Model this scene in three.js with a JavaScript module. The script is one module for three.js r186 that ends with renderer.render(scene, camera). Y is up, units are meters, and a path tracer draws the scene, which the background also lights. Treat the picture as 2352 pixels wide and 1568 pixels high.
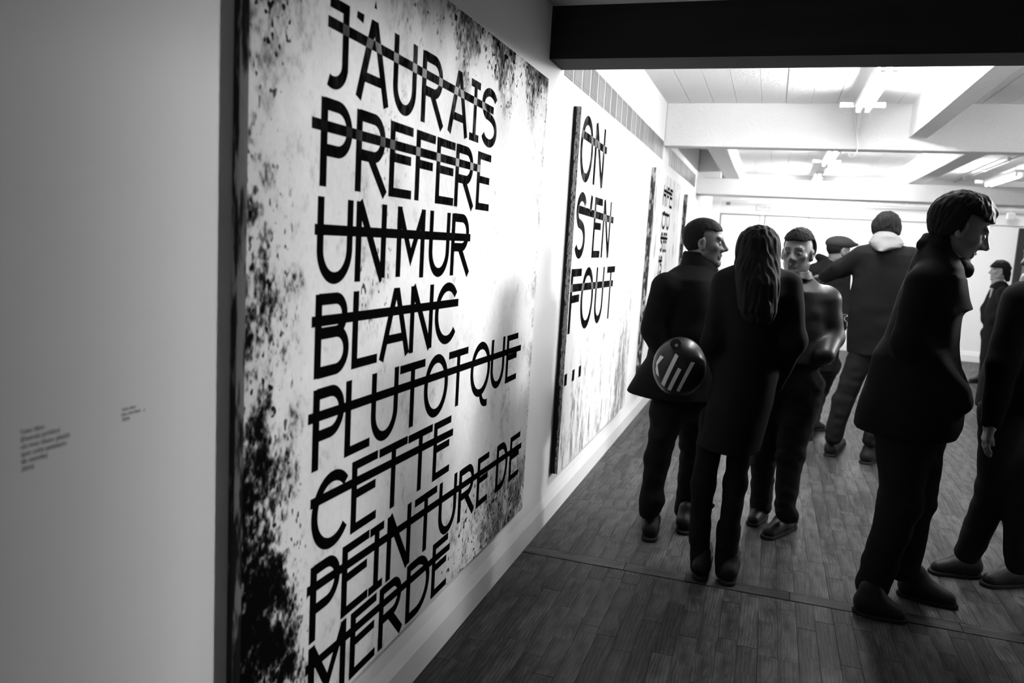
import * as THREE from 'three';
import { RectAreaLightUniformsLib } from 'three/addons/lights/RectAreaLightUniformsLib.js';
import { mergeGeometries } from 'three/addons/utils/BufferGeometryUtils.js';
import { RoundedBoxGeometry } from 'three/addons/geometries/RoundedBoxGeometry.js';
import { TextGeometry } from 'three/addons/geometries/TextGeometry.js';
import { FontLoader } from 'three/addons/loaders/FontLoader.js';

// ---------------------------------------------------------------- camera, exposure, lamps
const scene = new THREE.Scene();
scene.background = new THREE.Color(0x000000);
const camera = new THREE.PerspectiveCamera(46.69, 2352 / 1568, 0.05, 60);
camera.position.set(1.062, 1.55, 0);
camera.rotation.set(-0.12836, 0.30864, 0.05813, 'YXZ');
camera.focus = 3.3;
camera.userData.fStop = 2.8;
const renderer = new THREE.WebGLRenderer({ antialias: true });
renderer.toneMapping = THREE.LinearToneMapping;
renderer.toneMappingExposure = 1.6;
renderer.shadowMap.enabled = true;
RectAreaLightUniformsLib.init();
const TUBE_GLOW = 60;       // brightness of the bare tubes
const TUBE_LIGHT = 42;      // light given off beside each tube
// position of the far end, length, of every fluorescent fitting (hung under the ceiling, running along the wall)
const FITTINGS = [
  { x: 1.64, z: -6.98, len: 1.5, label: 'bare twin-tube fluorescent light between the black beam and the white crossbeam' },
  { x: 1.64, z: -5.3, len: 1.3, dim: 0.85, label: 'bare twin-tube fluorescent light tucked right behind the black beam' },
  { x: 1.62, z: -11.05, len: 1.5, label: 'bare twin-tube fluorescent light behind the white crossbeam, in line with the front fitting' },
  { x: 3.95, z: -13.2, len: 1.5, label: 'bare twin-tube fluorescent light with conduit beside it, across the room from the canvases' },
  { x: 1.62, z: -14.1, len: 1.5, label: 'bare twin-tube fluorescent light over the exit doors, hidden by the dropped beam' },
  { x: 5.0, z: -6.98, len: 1.5, label: 'bare twin-tube fluorescent light in the side bay beside the drop poles' },
];

// floodlights on the drop rail beyond the opening: place, aim, cone, strength
const FLOODS = [
  { at: [4.3, 2.78, -5.76], aim: [0, 1.5, -1.55], angle: 0.34, power: 37, label: 'white floodlight on a drop pole nearest the added divider wall, turned towards the eight-line canvas' },
  { at: [4.3, 2.78, -5.94], aim: [0, 1.5, -1.55], angle: 0.34, power: 37, label: 'white floodlight second from the added divider wall, turned towards the eight-line canvas' },
  { at: [4.3, 2.78, -6.12], aim: [0, 1.5, -1.55], angle: 0.34, power: 37, label: 'white floodlight third from the added divider wall, turned towards the eight-line canvas' },
  { at: [4.3, 2.78, -6.30], aim: [0, 1.5, -1.55], angle: 0.34, power: 37, label: 'white floodlight fourth from the added divider wall, turned towards the eight-line canvas' },
  { at: [4.9, 2.6, -7.35], aim: [0, 1.0, -5.2], angle: 0.42, power: 34, label: 'white floodlight beside the crossbeam, turned towards the ON S\'EN FOUT canvas' },
];
// ---------------------------------------------------------------- small helpers
const V = (x, y, z) => new THREE.Vector3(x, y, z);
let seed = 12345;
const rnd = () => { seed = (seed * 1664525 + 1013904223) >>> 0; return seed / 4294967296; };
const taken = new Map();
const numbered = (n) => { const k = taken.get(n) ?? 0; taken.set(n, k + 1); return k ? n + '_' + String(k).padStart(3, '0') : n; };
function shade(o) { o.traverse((m) => { if (m.isMesh) { m.castShadow = true; m.receiveShadow = true; } }); return o; }
function mesh(name, g, m, parent) { const o = new THREE.Mesh(g, m); o.name = parent && parent !== scene ? name : numbered(name); o.castShadow = o.receiveShadow = true; (parent ?? scene).add(o); return o; }
function tag(o, label, category, group, kind) { Object.assign(o.userData, { label, category }); if (group) o.userData.group = group; if (kind) o.userData.kind = kind; return o; }
function thing(name, pos, label, category, group) { const o = new THREE.Group(); o.name = numbered(name); o.position.set(...pos); scene.add(o); return tag(o, label, category, group); }
function struct(name, g, m, label) { const o = mesh(name, g, m); o.userData.kind = 'structure'; if (label) o.userData.label = label; return o; }
// box from min to max, uv in metres
function box(x0, y0, z0, x1, y1, z1) {
  const g = new THREE.BoxGeometry(x1 - x0, y1 - y0, z1 - z0); g.translate((x0 + x1) / 2, (y0 + y1) / 2, (z0 + z1) / 2); return metricUV(g);
}
function metricUV(g) {
  const p = g.attributes.position, n = g.attributes.normal, uv = new Float32Array(p.count * 2);
  for (let i = 0; i < p.count; i++) {
    const ax = Math.abs(n.getX(i)), ay = Math.abs(n.getY(i)), az = Math.abs(n.getZ(i));
    if (ax >= ay && ax >= az) { uv[2 * i] = p.getZ(i); uv[2 * i + 1] = p.getY(i); } else if (ay >= az) { uv[2 * i] = p.getX(i); uv[2 * i + 1] = p.getZ(i); } else { uv[2 * i] = p.getX(i); uv[2 * i + 1] = p.getY(i); }
  }
  g.setAttribute('uv', new THREE.BufferAttribute(uv, 2)); return g;
}
function rbox(x0, y0, z0, x1, y1, z1, r = 0.004) { const g = new RoundedBoxGeometry(x1 - x0, y1 - y0, z1 - z0, 1, r); g.translate((x0 + x1) / 2, (y0 + y1) / 2, (z0 + z1) / 2); return metricUV(g); }
function cyl(a, b, r, n = 16, r2 = r) {
  const A = V(...a), B = V(...b), g = new THREE.CylinderGeometry(r2, r, A.distanceTo(B), n); g.rotateX(Math.PI / 2);
  const m = new THREE.Matrix4().lookAt(B, A, Math.abs(B.clone().sub(A).normalize().y) > 0.99 ? V(1, 0, 0) : V(0, 1, 0)); g.applyMatrix4(m);
  g.translate((A.x + B.x) / 2, (A.y + B.y) / 2, (A.z + B.z) / 2); return g;
}
function tube(pts, r, seg = 40) { return new THREE.TubeGeometry(new THREE.CatmullRomCurve3(pts.map((p) => V(...p)), false, 'catmullrom', 0.5), seg, r, 8); }
// value noise
const perm = new Uint8Array(1024); { const q = [...Array(256).keys()]; for (let i = 255; i > 0; i--) { const j = Math.floor(rnd() * (i + 1)); [q[i], q[j]] = [q[j], q[i]]; } for (let i = 0; i < 1024; i++) perm[i] = q[i & 255]; }
function n2(x, y) {
  const ix = Math.floor(x), iy = Math.floor(y); let fx = x - ix, fy = y - iy; fx = fx * fx * (3 - 2 * fx); fy = fy * fy * (3 - 2 * fy);
  const a = perm[ix & 255], b = perm[(ix + 1) & 255], y0 = iy & 255, y1 = (iy + 1) & 255;
  const v00 = perm[a + y0], v10 = perm[b + y0], v01 = perm[a + y1], v11 = perm[b + y1];
  return ((v00 + (v10 - v00) * fx) * (1 - fy) + (v01 + (v11 - v01) * fx) * fy) / 255;
}
function fbm(x, y, o = 4) { let s = 0, a = 0.5, t = 0; for (let i = 0; i < o; i++) { s += a * n2(x, y); t += a; x = x * 2.03 + 17.1; y = y * 2.03 + 9.7; a *= 0.5; } return s / t; }
function n3(x, y, z) {
  const iz = Math.floor(z); let f = z - iz; f = f * f * (3 - 2 * f);
  return n2(x + iz * 37.7, y + iz * 11.3) * (1 - f) + n2(x + (iz + 1) * 37.7, y + (iz + 1) * 11.3) * f;
}
const sst = (a, b, x) => { x = Math.min(1, Math.max(0, (x - a) / (b - a))); return x * x * (3 - 2 * x); };
const clamp = (x, a, b) => Math.min(b, Math.max(a, x));
function texture(w, h, fn, srgb = true) {
  const d = new Uint8Array(w * h * 4);
  for (let y = 0; y < h; y++) for (let x = 0; x < w; x++) { const v = clamp(fn(x, y), 0, 1) * 255, i = (y * w + x) * 4; d[i] = d[i + 1] = d[i + 2] = v; d[i + 3] = 255; }
  const t = new THREE.DataTexture(d, w, h); t.magFilter = THREE.LinearFilter; t.minFilter = THREE.LinearMipmapLinearFilter; t.wrapS = t.wrapT = THREE.RepeatWrapping; t.generateMipmaps = true;
  if (srgb) t.colorSpace = THREE.SRGBColorSpace; t.needsUpdate = true; return t;
}
const rep = (t, u, v, ou = 0, ov = 0) => { const c = t.clone(); c.repeat.set(u, v); c.offset.set(ou, ov); c.needsUpdate = true; return c; };
const grey = (v) => new THREE.Color().setRGB(v, v, v);
const std = (v, rough = 0.9, o = {}) => new THREE.MeshStandardMaterial({ color: grey(v), roughness: rough, ...o });

// ---------------------------------------------------------------- surfaces
const rollerBump = texture(512, 512, (x, y) => 0.5 + 0.35 * (fbm(x / 5, y / 5, 3) - 0.5) + 0.25 * (fbm(x / 60, y / 60, 3) - 0.5), false);
const concreteBump = texture(512, 512, (x, y) => 0.3 + 0.5 * fbm(x / 14, y / 14, 4) + 0.2 * fbm(x / 3, y / 3, 2), false);
const wallPaint = std(0.80, 0.75, { bumpMap: rep(rollerBump, 2.5, 2.5), bumpScale: 0.0003 });
const ceilPaint = std(0.76, 0.85, { bumpMap: rep(concreteBump, 1.3, 1.3), bumpScale: 0.012 });
const beamPaint = std(0.74, 0.85, { bumpMap: rep(concreteBump, 1.5, 1.5), bumpScale: 0.008 });
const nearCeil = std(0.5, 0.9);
const nearPaint = std(0.78, 0.9);
const darkWoodTex = texture(512, 128, (x, y) => { const g = fbm(x / 120, y / 5, 4), k = fbm(x / 300 + 5, y / 30, 3); return 0.07 + 0.10 * g * g + 0.06 * (k - 0.4); });
const beamWood = new THREE.MeshStandardMaterial({ map: rep(darkWoodTex, 0.5, 2), color: grey(0.3), roughness: 0.85 });
const black = std(0.012, 0.75);
const whiteGloss = std(0.78, 0.35);
const skirtPaint = std(0.78, 0.4);

// ---------------------------------------------------------------- room shell
const CE = 2.9, ZB = -14.5, XR = 7.2;
const wl = struct('wall_left', box(-0.25, 0, ZB - 0.25, 0, CE + 0.1, 3.2), wallPaint, 'long white painted gallery wall');
struct('wall_rear', box(0, 0, ZB - 0.25, XR + 0.25, CE + 0.1, ZB), wallPaint, 'white end wall of the gallery');
struct('wall_right', box(XR, 0, ZB, XR + 0.25, CE + 0.1, -3.65), wallPaint, 'white side wall of the gallery');
struct('wall_entrance', box(4.4, 0, -3.65, 4.65, CE + 0.1, 3.2), nearPaint, 'plain side wall of the unlit front room');
struct('wall_shading_divider', box(2.33, 0, -3.88, XR + 0.25, CE, -3.651), nearPaint, 'unseen return wall added beside the opening to shade the near end of the canvas wall');  // added out of view; its edge blocks the floods and darkens the near wall
struct('wall_back', box(-0.25, 0, 3.2, 4.65, CE + 0.1, 3.45), nearPaint, 'plain end wall of the unlit front room');
const ceil = struct('ceiling', box(0, CE + 0.012, ZB, XR, CE + 0.25, -3.6), ceilPaint, 'white painted board-marked concrete ceiling');
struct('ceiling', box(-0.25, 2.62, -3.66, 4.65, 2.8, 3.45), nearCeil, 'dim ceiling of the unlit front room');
// board marks of the formwork: every board a piece of the ceiling
{
  const bays = [[-3.88, -7.7], [-7.88, -14.5]];
  for (const [za, zb] of bays) for (let x = 0.0, k = 0; x < XR - 0.05; k++) {
    const w = 0.2 + 0.05 * rnd(), x1 = Math.min(XR, x + w), d = 0.004 * rnd();
    if (za < -5 && x > 4.4) break;
    mesh('board', rbox(x + 0.0006, CE - d, zb, x1 - 0.0006, CE + 0.02, za, 0.002), ceilPaint, ceil); x = x1;
  }
}
// beams
struct('ceiling_beam', box(0, 2.385, -3.88, 2.33, CE, -3.65), beamWood, 'black stained wooden beam across the room above the floor strip');
struct('ceiling_beam', rbox(0, 2.505, -7.86, XR, CE + 0.01, -7.7, 0.006), beamPaint, 'white rough concrete crossbeam with a cable looping under it');
struct('ceiling_beam', rbox(2.09, 2.61, -7.71, 2.235, CE + 0.01, -3.87, 0.006), beamPaint, 'white concrete beam running lengthwise from the black beam');
struct('ceiling_beam', rbox(2.72, 2.6, ZB, 2.91, CE + 0.01, -7.85, 0.006), beamPaint, 'white concrete beam running lengthwise behind the crossbeam');
struct('ceiling_beam', rbox(0.29, 2.64, ZB, 0.5, CE + 0.01, -7.85, 0.006), beamPaint, 'white concrete beam close to the canvas wall behind the crossbeam');
struct('ceiling_beam', rbox(0, 2.31, -11.6, XR, 2.53, -11.2, 0.008), beamPaint, 'white dropped beam crossing in front of the exit doors');
struct('trim_1', rbox(0, 2.52, -11.6, 0.3, CE + 0.01, -11.25, 0.006), beamPaint, 'white haunch above the dropped beam');

// glass bricks let into the wall under the ceiling
{
  const glassTex = texture(128, 128, (x, y) => { const e = Math.min(x, 127 - x, y, 127 - y); return 0.62 + 0.1 * fbm(x / 30, y / 50, 3) - (e > 12 && e < 17 ? 0.1 : 0); });
  const mats = [0, 1, 2].map((k) => new THREE.MeshPhysicalMaterial({ map: glassTex, color: grey(0.3 + 0.05 * k), roughness: 0.5, specularIntensity: 0.6 }));
  const run = (z0, z1, n, y0, y1, tone) => {
    const w = (z1 - z0) / n;
    for (let k = 0; k < n; k++) {
      const g = new RoundedBoxGeometry(0.008, y1 - y0, w - 0.022, 1, 0.002); const t = mesh('glass_brick', g, mats[(k * 7 + tone) % 3], wl);
      t.position.set(-0.001, (y0 + y1) / 2, z0 + (k + 0.5) * w);
    }
  };
  run(-7.66, -3.92, 19, 2.372, 2.54, 0);
  run(-10.95, -8.15, 14, 2.372, 2.54, 1);
}

// skirting boards
function skirt(name, x0, z0, x1, z1, nx, nz, label) {
  const sh = new THREE.Shape([[0, 0], [0.022, 0], [0.022, 0.105], [0.018, 0.118], [0.006, 0.165], [0, 0.168]].map((p) => new THREE.Vector2(...p)));
  const L = Math.hypot(x1 - x0, z1 - z0), g = new THREE.ExtrudeGeometry(sh, { depth: L, bevelEnabled: false });
  const dir = V((x1 - x0) / L, 0, (z1 - z0) / L), m = new THREE.Matrix4().makeBasis(V(nx, 0, nz), V(0, 1, 0), dir); m.setPosition(x0, 0, z0); g.applyMatrix4(m);
  if (m.determinant() < 0) { const idx = g.attributes.position; for (let i = 0; i < idx.count; i += 3) for (const a of ['position', 'normal', 'uv']) { const at = g.attributes[a], s = at.itemSize; for (let c = 0; c < s; c++) { const t = at.array[i * s + c]; at.array[i * s + c] = at.array[(i + 2) * s + c]; at.array[(i + 2) * s + c] = t; } } }
  g.computeVertexNormals();
  return struct(name, g, skirtPaint, label);
}
skirt('baseboard_left', -0.008, 3.2, -0.008, ZB, 1, 0, 'white skirting board with a sloped top under the canvases');
skirt('baseboard_rear', 0, ZB, XR, ZB, 0, 1, 'white skirting board of the end wall');

// ---------------------------------------------------------------- floor: strip parquet
const floor = struct('floor', box(-0.25, -0.12, ZB - 0.25, XR + 0.25, -0.012, 3.45), std(0.015, 0.9), 'dark worn strip parquet floor');
{
  const grain = [];
  for (let k = 0; k < 5; k++) grain.push(texture(128, 512, (x, y) => {
    const u = x / 128, v = y / 512, wob = 0.35 * fbm(u * 1.5 + k * 7, v * 2.2 + k, 3), kn = k % 2 ? 0.5 * Math.exp(-((u - 0.5) ** 2 * 30 + (v - 0.55) ** 2 * 16)) : 0;
    const ring = 0.5 + 0.5 * Math.sin((u + wob + kn) * (26 + 6 * k)), fine = fbm(u * 60, v * 6 + k * 3, 3), wear = fbm(u * 2 + 3 * k, v * 5, 4), pore = sst(0.62, 0.75, fbm(u * 90 + k, v * 14, 2));
    return 0.30 + 0.08 * ring + 0.12 * (fine - 0.5) + 0.26 * (wear - 0.5) - 0.08 * pore;
  }));
  const gloss = texture(256, 256, (x, y) => 0.42 + 0.3 * (fbm(x / 24, y / 70, 4) - 0.5) + 0.12 * (fbm(x / 3, y / 18, 2) - 0.5), false);
  const bump = texture(128, 512, (x, y) => 0.5 + 0.35 * (fbm(x / 2.2, y / 40, 3) - 0.5) + 0.5 * (fbm(x / 40, y / 90, 2) - 0.5), false);
  const mats = [];
  for (let k = 0; k < 12; k++) mats.push(new THREE.MeshPhysicalMaterial({ map: rep(grain[k % 5], 1, 1), color: grey(0.36 + 0.36 * ((k * 5) % 12) / 12), roughness: 1, roughnessMap: gloss, bumpMap: bump, bumpScale: 0.0008, specularIntensity: 0.14 }));
  // pieces 7.7 cm wide, laid along the wall, ends staggered
  const W = 0.077, pieces = [];
  const lay = (z0, z1, xa, xb) => {
    for (let r = 0, x = xa; x < xb; r++, x += W) {
      let z = z1 - rnd() * 0.4;
      let za = z1; let zz = z1 - (0.15 + rnd() * 0.35);
      while (za > z0 + 0.001) { zz = Math.max(z0, zz); pieces.push([x, Math.min(xb, x + W), zz, za, Math.floor(rnd() * 12)]); za = zz; zz -= 0.34 + rnd() * 0.22; }
    }
  };
  lay(-3.655, 1.2, 0, 3.2); lay(ZB, -3.755, 0, XR);
  const seen = (p) => { // size in the picture: nearer pieces within reach of the lens come first
    const cx = (p[0] + p[1]) / 2 - 1.062, cz = (p[2] + p[3]) / 2, d = Math.hypot(cx, cz), ang = Math.atan2(cx, -cz);
    return cz > -1.9 || ang < -0.92 || ang > 0.3 ? 1e3 + d : d;
  };
  pieces.sort((a, b) => seen(a) - seen(b));
  const piece = ([x0, x1, z0, z1, k]) => {
    const g = new RoundedBoxGeometry(x1 - x0 - 0.0006, 0.02, z1 - z0 - 0.0008, 1, 0.0009);
    const p = g.attributes.position, uv = g.attributes.uv, off = (k * 0.37) % 1; for (let i = 0; i < p.count; i++) uv.setXY(i, p.getX(i) / W + 0.5, p.getZ(i) / 0.55 + off);
    g.translate((x0 + x1) / 2, -0.01 + (k % 3) * 0.0003 - 0.0006, (z0 + z1) / 2); return g;
  };
  const rest = mats.map(() => []);
  pieces.forEach((p, i) => { if (i < 290) mesh('plank', piece(p), mats[p[4]], floor); else { const [x0, x1, z0, z1, k] = p, g = new THREE.BoxGeometry(x1 - x0 - 0.0012, 0.02, z1 - z0 - 0.0014), q = g.attributes.position, uv = g.attributes.uv, off = (k * 0.37) % 1; for (let j = 0; j < q.count; j++) uv.setXY(j, q.getX(j) / W + 0.5, q.getZ(j) / 0.55 + off); g.translate((x0 + x1) / 2, -0.0105, (z0 + z1) / 2); rest[k].push(g); } });
  const gs = rest.map((l) => mergeGeometries(l)), far = new THREE.Mesh(mergeGeometries(gs, true), mats); far.name = 'planks'; far.userData.kind = 'stuff'; far.castShadow = far.receiveShadow = true; floor.add(far);
  // cross strip under the beam, made of short boards
  for (let x = 0, k = 0; x < 4.4; k++) { const w = 0.28 + 0.25 * rnd(), x1 = Math.min(4.4, x + w), g = new RoundedBoxGeometry(x1 - x - 0.002, 0.02, 0.092, 1, 0.0015), p = g.attributes.position, uv = g.attributes.uv; for (let i = 0; i < p.count; i++) uv.setXY(i, p.getZ(i) / W + 0.5, p.getX(i) / 0.55 + k * 0.3); g.translate((x + x1) / 2, -0.0085, -3.705); mesh('strip_board', g, mats[(k * 5 + 2) % 12], floor); x = x1; }
}

// ---------------------------------------------------------------- lettering and canvases
// A line of capitals is drawn stroke by stroke; s runs along the canvas, y up, both in metres.
function glyph(c, ch, x0, x1, y0, y1, t) {
  const w = x1 - x0, h = y1 - y0, v = t * 1.04, q = t * 0.86, a = x0 + v / 2, b = x1 - v / 2, T = y1 - q / 2, B = y0 + q / 2, M = y0 + h * 0.53;
  const line = (lw, ...p) => { c.lineWidth = lw; c.lineCap = 'butt'; c.lineJoin = 'miter'; c.miterLimit = 3; c.beginPath(); p.forEach(([x, y], i) => (i ? c.lineTo(x, y) : c.moveTo(x, y))); c.stroke(); };
  const curve = (lw, f) => { c.lineWidth = lw; c.lineJoin = 'round'; c.lineCap = 'butt'; c.beginPath(); f(); c.stroke(); };
  const bowl = (xl, xr, yt, yb) => curve(t * 0.97, () => { const r = (yt - yb) / 2, m = Math.max(xl, xr - r * 1.05); c.moveTo(xl, yt); c.lineTo(m, yt); c.ellipse(m, yt - r, xr - m, r, 0, Math.PI / 2, -Math.PI / 2, true); c.lineTo(xl, yb); });
  const ring = () => curve(t, () => c.ellipse((x0 + x1) / 2, (y0 + y1) / 2, (w - v) / 2, (h - q) / 2 + 0.002, 0, 0, Math.PI * 2));
  switch (ch) {
    case 'A': line(v * 0.98, [a, y0], [(x0 + x1) / 2, y1 + v * 0.2], [b, y0]); c.clearRect(x0, y1, w, v); line(q, [x0 + w * 0.24, y0 + h * 0.28], [x1 - w * 0.24, y0 + h * 0.28]); break;
    case 'B': line(v, [a, y0], [a, y1]); bowl(a, b - w * 0.07, T, M); bowl(a, b, M, B); break;
    case 'C': curve(t, () => { c.ellipse(x0 + w * 0.56, (y0 + y1) / 2, w * 0.56 - v / 2, (h - q) / 2, 0, 0.72, Math.PI * 2 - 0.72, false); }); break;
    case 'D': line(v, [a, y0], [a, y1]); curve(t, () => { const m = x0 + w * 0.42, r = (T - B) / 2; c.moveTo(a, T); c.lineTo(m, T); c.ellipse(m, (T + B) / 2, b - m, r, 0, Math.PI / 2, -Math.PI / 2, true); c.lineTo(a, B); }); break;
    case 'E': line(v, [a, y0], [a, y1]); for (const [y, e] of [[T, 1], [M, 0.94], [B, 1]]) line(q, [x0, y], [x0 + w * e, y]); break;
    case 'F': line(v, [a, y0], [a, y1]); line(q, [x0, T], [x1, T]); line(q, [x0, M], [x0 + w * 0.9, M]); break;
    case 'H': line(v, [a, y0], [a, y1]); line(v, [b, y0], [b, y1]); line(q, [a, M], [b, M]); break;
    case 'I': line(v, [(x0 + x1) / 2, y0], [(x0 + x1) / 2, y1]); line(q, [x0, T], [x1, T]); line(q, [x0, B], [x1, B]); break;
    case 'J': line(q, [x0 + w * 0.22, T], [x1, T]); curve(t, () => { const r = (w - v) * 0.62; c.moveTo(b, y1); c.lineTo(b, y0 + r); c.ellipse(b - r, y0 + r + q * 0.3, r, r - q * 0.2, 0, 0, -2.0, true); }); break;
    case 'L': line(v, [a, y0], [a, y1]); line(q, [x0, B], [x1, B]); break;
    case 'M': line(v, [a, y0], [a, y1]); line(v, [b, y0], [b, y1]); line(v * 0.92, [a, y1 - q * 0.3], [(x0 + x1) / 2, y0 + h * 0.3], [b, y1 - q * 0.3]); break;
    case 'N': line(v, [a, y0], [a, y1]); line(v, [b, y0], [b, y1]); line(v, [a + v * 0.05, y1], [b - v * 0.05, y0]); break;
    case 'O': ring(); break;
    case 'Q': ring(); curve(t * 0.95, () => { c.moveTo(x0 + w * 0.55, y0 + q * 0.2); c.quadraticCurveTo(x0 + w * 0.62, y0 - h * 0.22, x0 + w * 0.92, y0 - h * 0.2); }); break;
    case 'P': line(v, [a, y0], [a, y1]); bowl(a, b, T, y0 + h * 0.42); break;
    case 'R': line(v, [a, y0], [a, y1]); bowl(a, b - w * 0.1, T, y0 + h * 0.46); line(v, [x0 + w * 0.4, y0 + h * 0.48], [b + v * 0.1, y0]); break;
    case 'S': curve(t, () => { const cx = (x0 + x1) / 2, rx = (w - v) / 2, ry = (h - q) / 4; c.ellipse(cx, T - ry, rx, ry, 0, 0.5, Math.PI * 1.32, false); c.bezierCurveTo(cx - rx * 0.2, y0 + h * 0.52, cx + rx, y0 + h * 0.52, cx + rx, B + ry); c.ellipse(cx, B + ry, rx, ry, 0, 0, -Math.PI + 0.45, true); }); break;
    case 'T': line(v, [(x0 + x1) / 2, y0], [(x0 + x1) / 2, y1]); line(q, [x0, T], [x1, T]); break;
    case 'U': curve(t, () => { const r = (w - v) / 2, ry = Math.min(r * 1.05, h * 0.45); c.moveTo(a, y1); c.lineTo(a, B + ry); c.ellipse(a + r, B + ry, r, ry, 0, Math.PI, Math.PI * 2, false); c.lineTo(b, y1); }); break;
    case "'": line(v * 1.1, [(x0 + x1) / 2 + t * 0.15, y1], [(x0 + x1) / 2 - t * 0.15, y1 - h * 0.24]); break;
    case '.': line(h, [x0, (y0 + y1) / 2], [x1, (y0 + y1) / 2]); break;
  }
}
// lines: { y1, y0, slope, set: [[char, s0, s1] ...], strike: [s0, s1, y], ghost }
function lettering(w, h, PX, lines, t, s0, y0) {
  const make = (draw) => { const cv = document.createElement('canvas'); cv.width = w; cv.height = h; const c = cv.getContext('2d'); c.strokeStyle = '#fff'; c.setTransform(PX, 0, 0, PX, 0, 0); c.translate(-s0, -y0); draw(c); return c.getImageData(0, 0, w, h).data; };
  const ink = make((c) => { for (const l of lines) for (const [ch, a, b, dy = 0] of l.set) { const k = (l.slope ?? 0) * a + dy; glyph(c, ch, a, b, l.y0 + k, l.y1 + k, l.t ?? t); } });
  const bar = make((c) => { for (const l of lines) if (l.strike) { c.lineWidth = t * 0.88; c.beginPath(); c.moveTo(l.strike[0], l.strike[2]); c.lineTo(l.strike[1], l.strike[3] ?? l.strike[2]); c.stroke(); } });
  return { ink, bar };
}
function canvasPainting({ z0, z1, y0, y1, depth, px, lines, t, stain, ghost, worn, label, edge }) {
  const W = z0 - z1, H = y1 - y0, w = px, h = Math.round(px * H / W), PX = w / W;
  const { ink, bar } = lettering(w, h, PX, lines, t, -z0, y0);
  const face = new Uint8Array(w * h * 4), bmp = new Uint8Array(w * h * 4);
  for (let y = 0; y < h; y++) for (let x = 0; x < w; x++) {
    const u = x / PX, v = y / PX, i = (y * w + x) * 4;
    let c = stain(u, v, W, H);
    const a = ink[i + 3] / 255, b = bar[i + 3] / 255, both = Math.min(a, b), any = Math.max(a, b);
    if (any > 0) {
      const wr = worn(u, v), streak = fbm(u * 130, v * 22, 3), blot = fbm(u * 30 + 9, v * 18, 3), rub = wr * (0.55 * sst(0.35, 0.8, streak) + 0.6 * sst(0.45, 0.8, blot));
      const p = clamp(0.02 + 0.42 * rub + 0.02 * streak, 0, c);
      const g = ghost(u, v), over = clamp(0.05 + 0.5 * g * (0.75 + 0.5 * streak), p * 0.6, 0.75);
      c = c * (1 - any) + p * any; c = c * (1 - both * g) + over * both * g;
    }
    const q = clamp(c, 0, 1) * 255; face[i] = face[i + 1] = face[i + 2] = q; face[i + 3] = 255;
    const bm = 127 + 80 * (fbm(u * 55, v * 40, 2) - 0.5) + (c < 0.4 ? -20 : 0); bmp[i] = bmp[i + 1] = bmp[i + 2] = bm; bmp[i + 3] = 255;
  }
  const tx = (d, s) => { const T = new THREE.DataTexture(d, w, h); T.magFilter = THREE.LinearFilter; T.minFilter = THREE.LinearMipmapLinearFilter; T.generateMipmaps = true; if (s) T.colorSpace = THREE.SRGBColorSpace; T.needsUpdate = true; return T; };
  const front = new THREE.MeshPhysicalMaterial({ map: tx(face, true), bumpMap: tx(bmp, false), bumpScale: 0.0009, roughness: 1, specularIntensity: 0 });
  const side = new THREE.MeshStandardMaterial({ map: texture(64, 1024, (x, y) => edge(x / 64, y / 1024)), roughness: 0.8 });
  const g = new THREE.BoxGeometry(depth, H, W); // +x is the painted face
  const p = g.attributes.position, uv = g.attributes.uv, n = g.attributes.normal;
  for (let k = 0; k < p.count; k++) { if (n.getX(k) > 0.9) uv.setXY(k, 0.5 - p.getZ(k) / W, 0.5 + p.getY(k) / H); else if (Math.abs(n.getZ(k)) > 0.9) uv.setXY(k, 0.5 + p.getX(k) / depth, 0.5 + p.getY(k) / H); else uv.setXY(k, 0.5 + p.getX(k) / depth, 0.5 - p.getZ(k) / W); }
  const o = thing('painting', [0.001, y0, (z0 + z1) / 2], label, 'painting', 'struck-through lettered canvases along the wall');
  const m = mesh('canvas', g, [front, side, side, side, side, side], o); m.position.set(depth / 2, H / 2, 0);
  return o;
}
const words = (y1, y0, set, strike, slope = 0, t) => ({ y1, y0, set, strike, slope, t });
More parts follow.
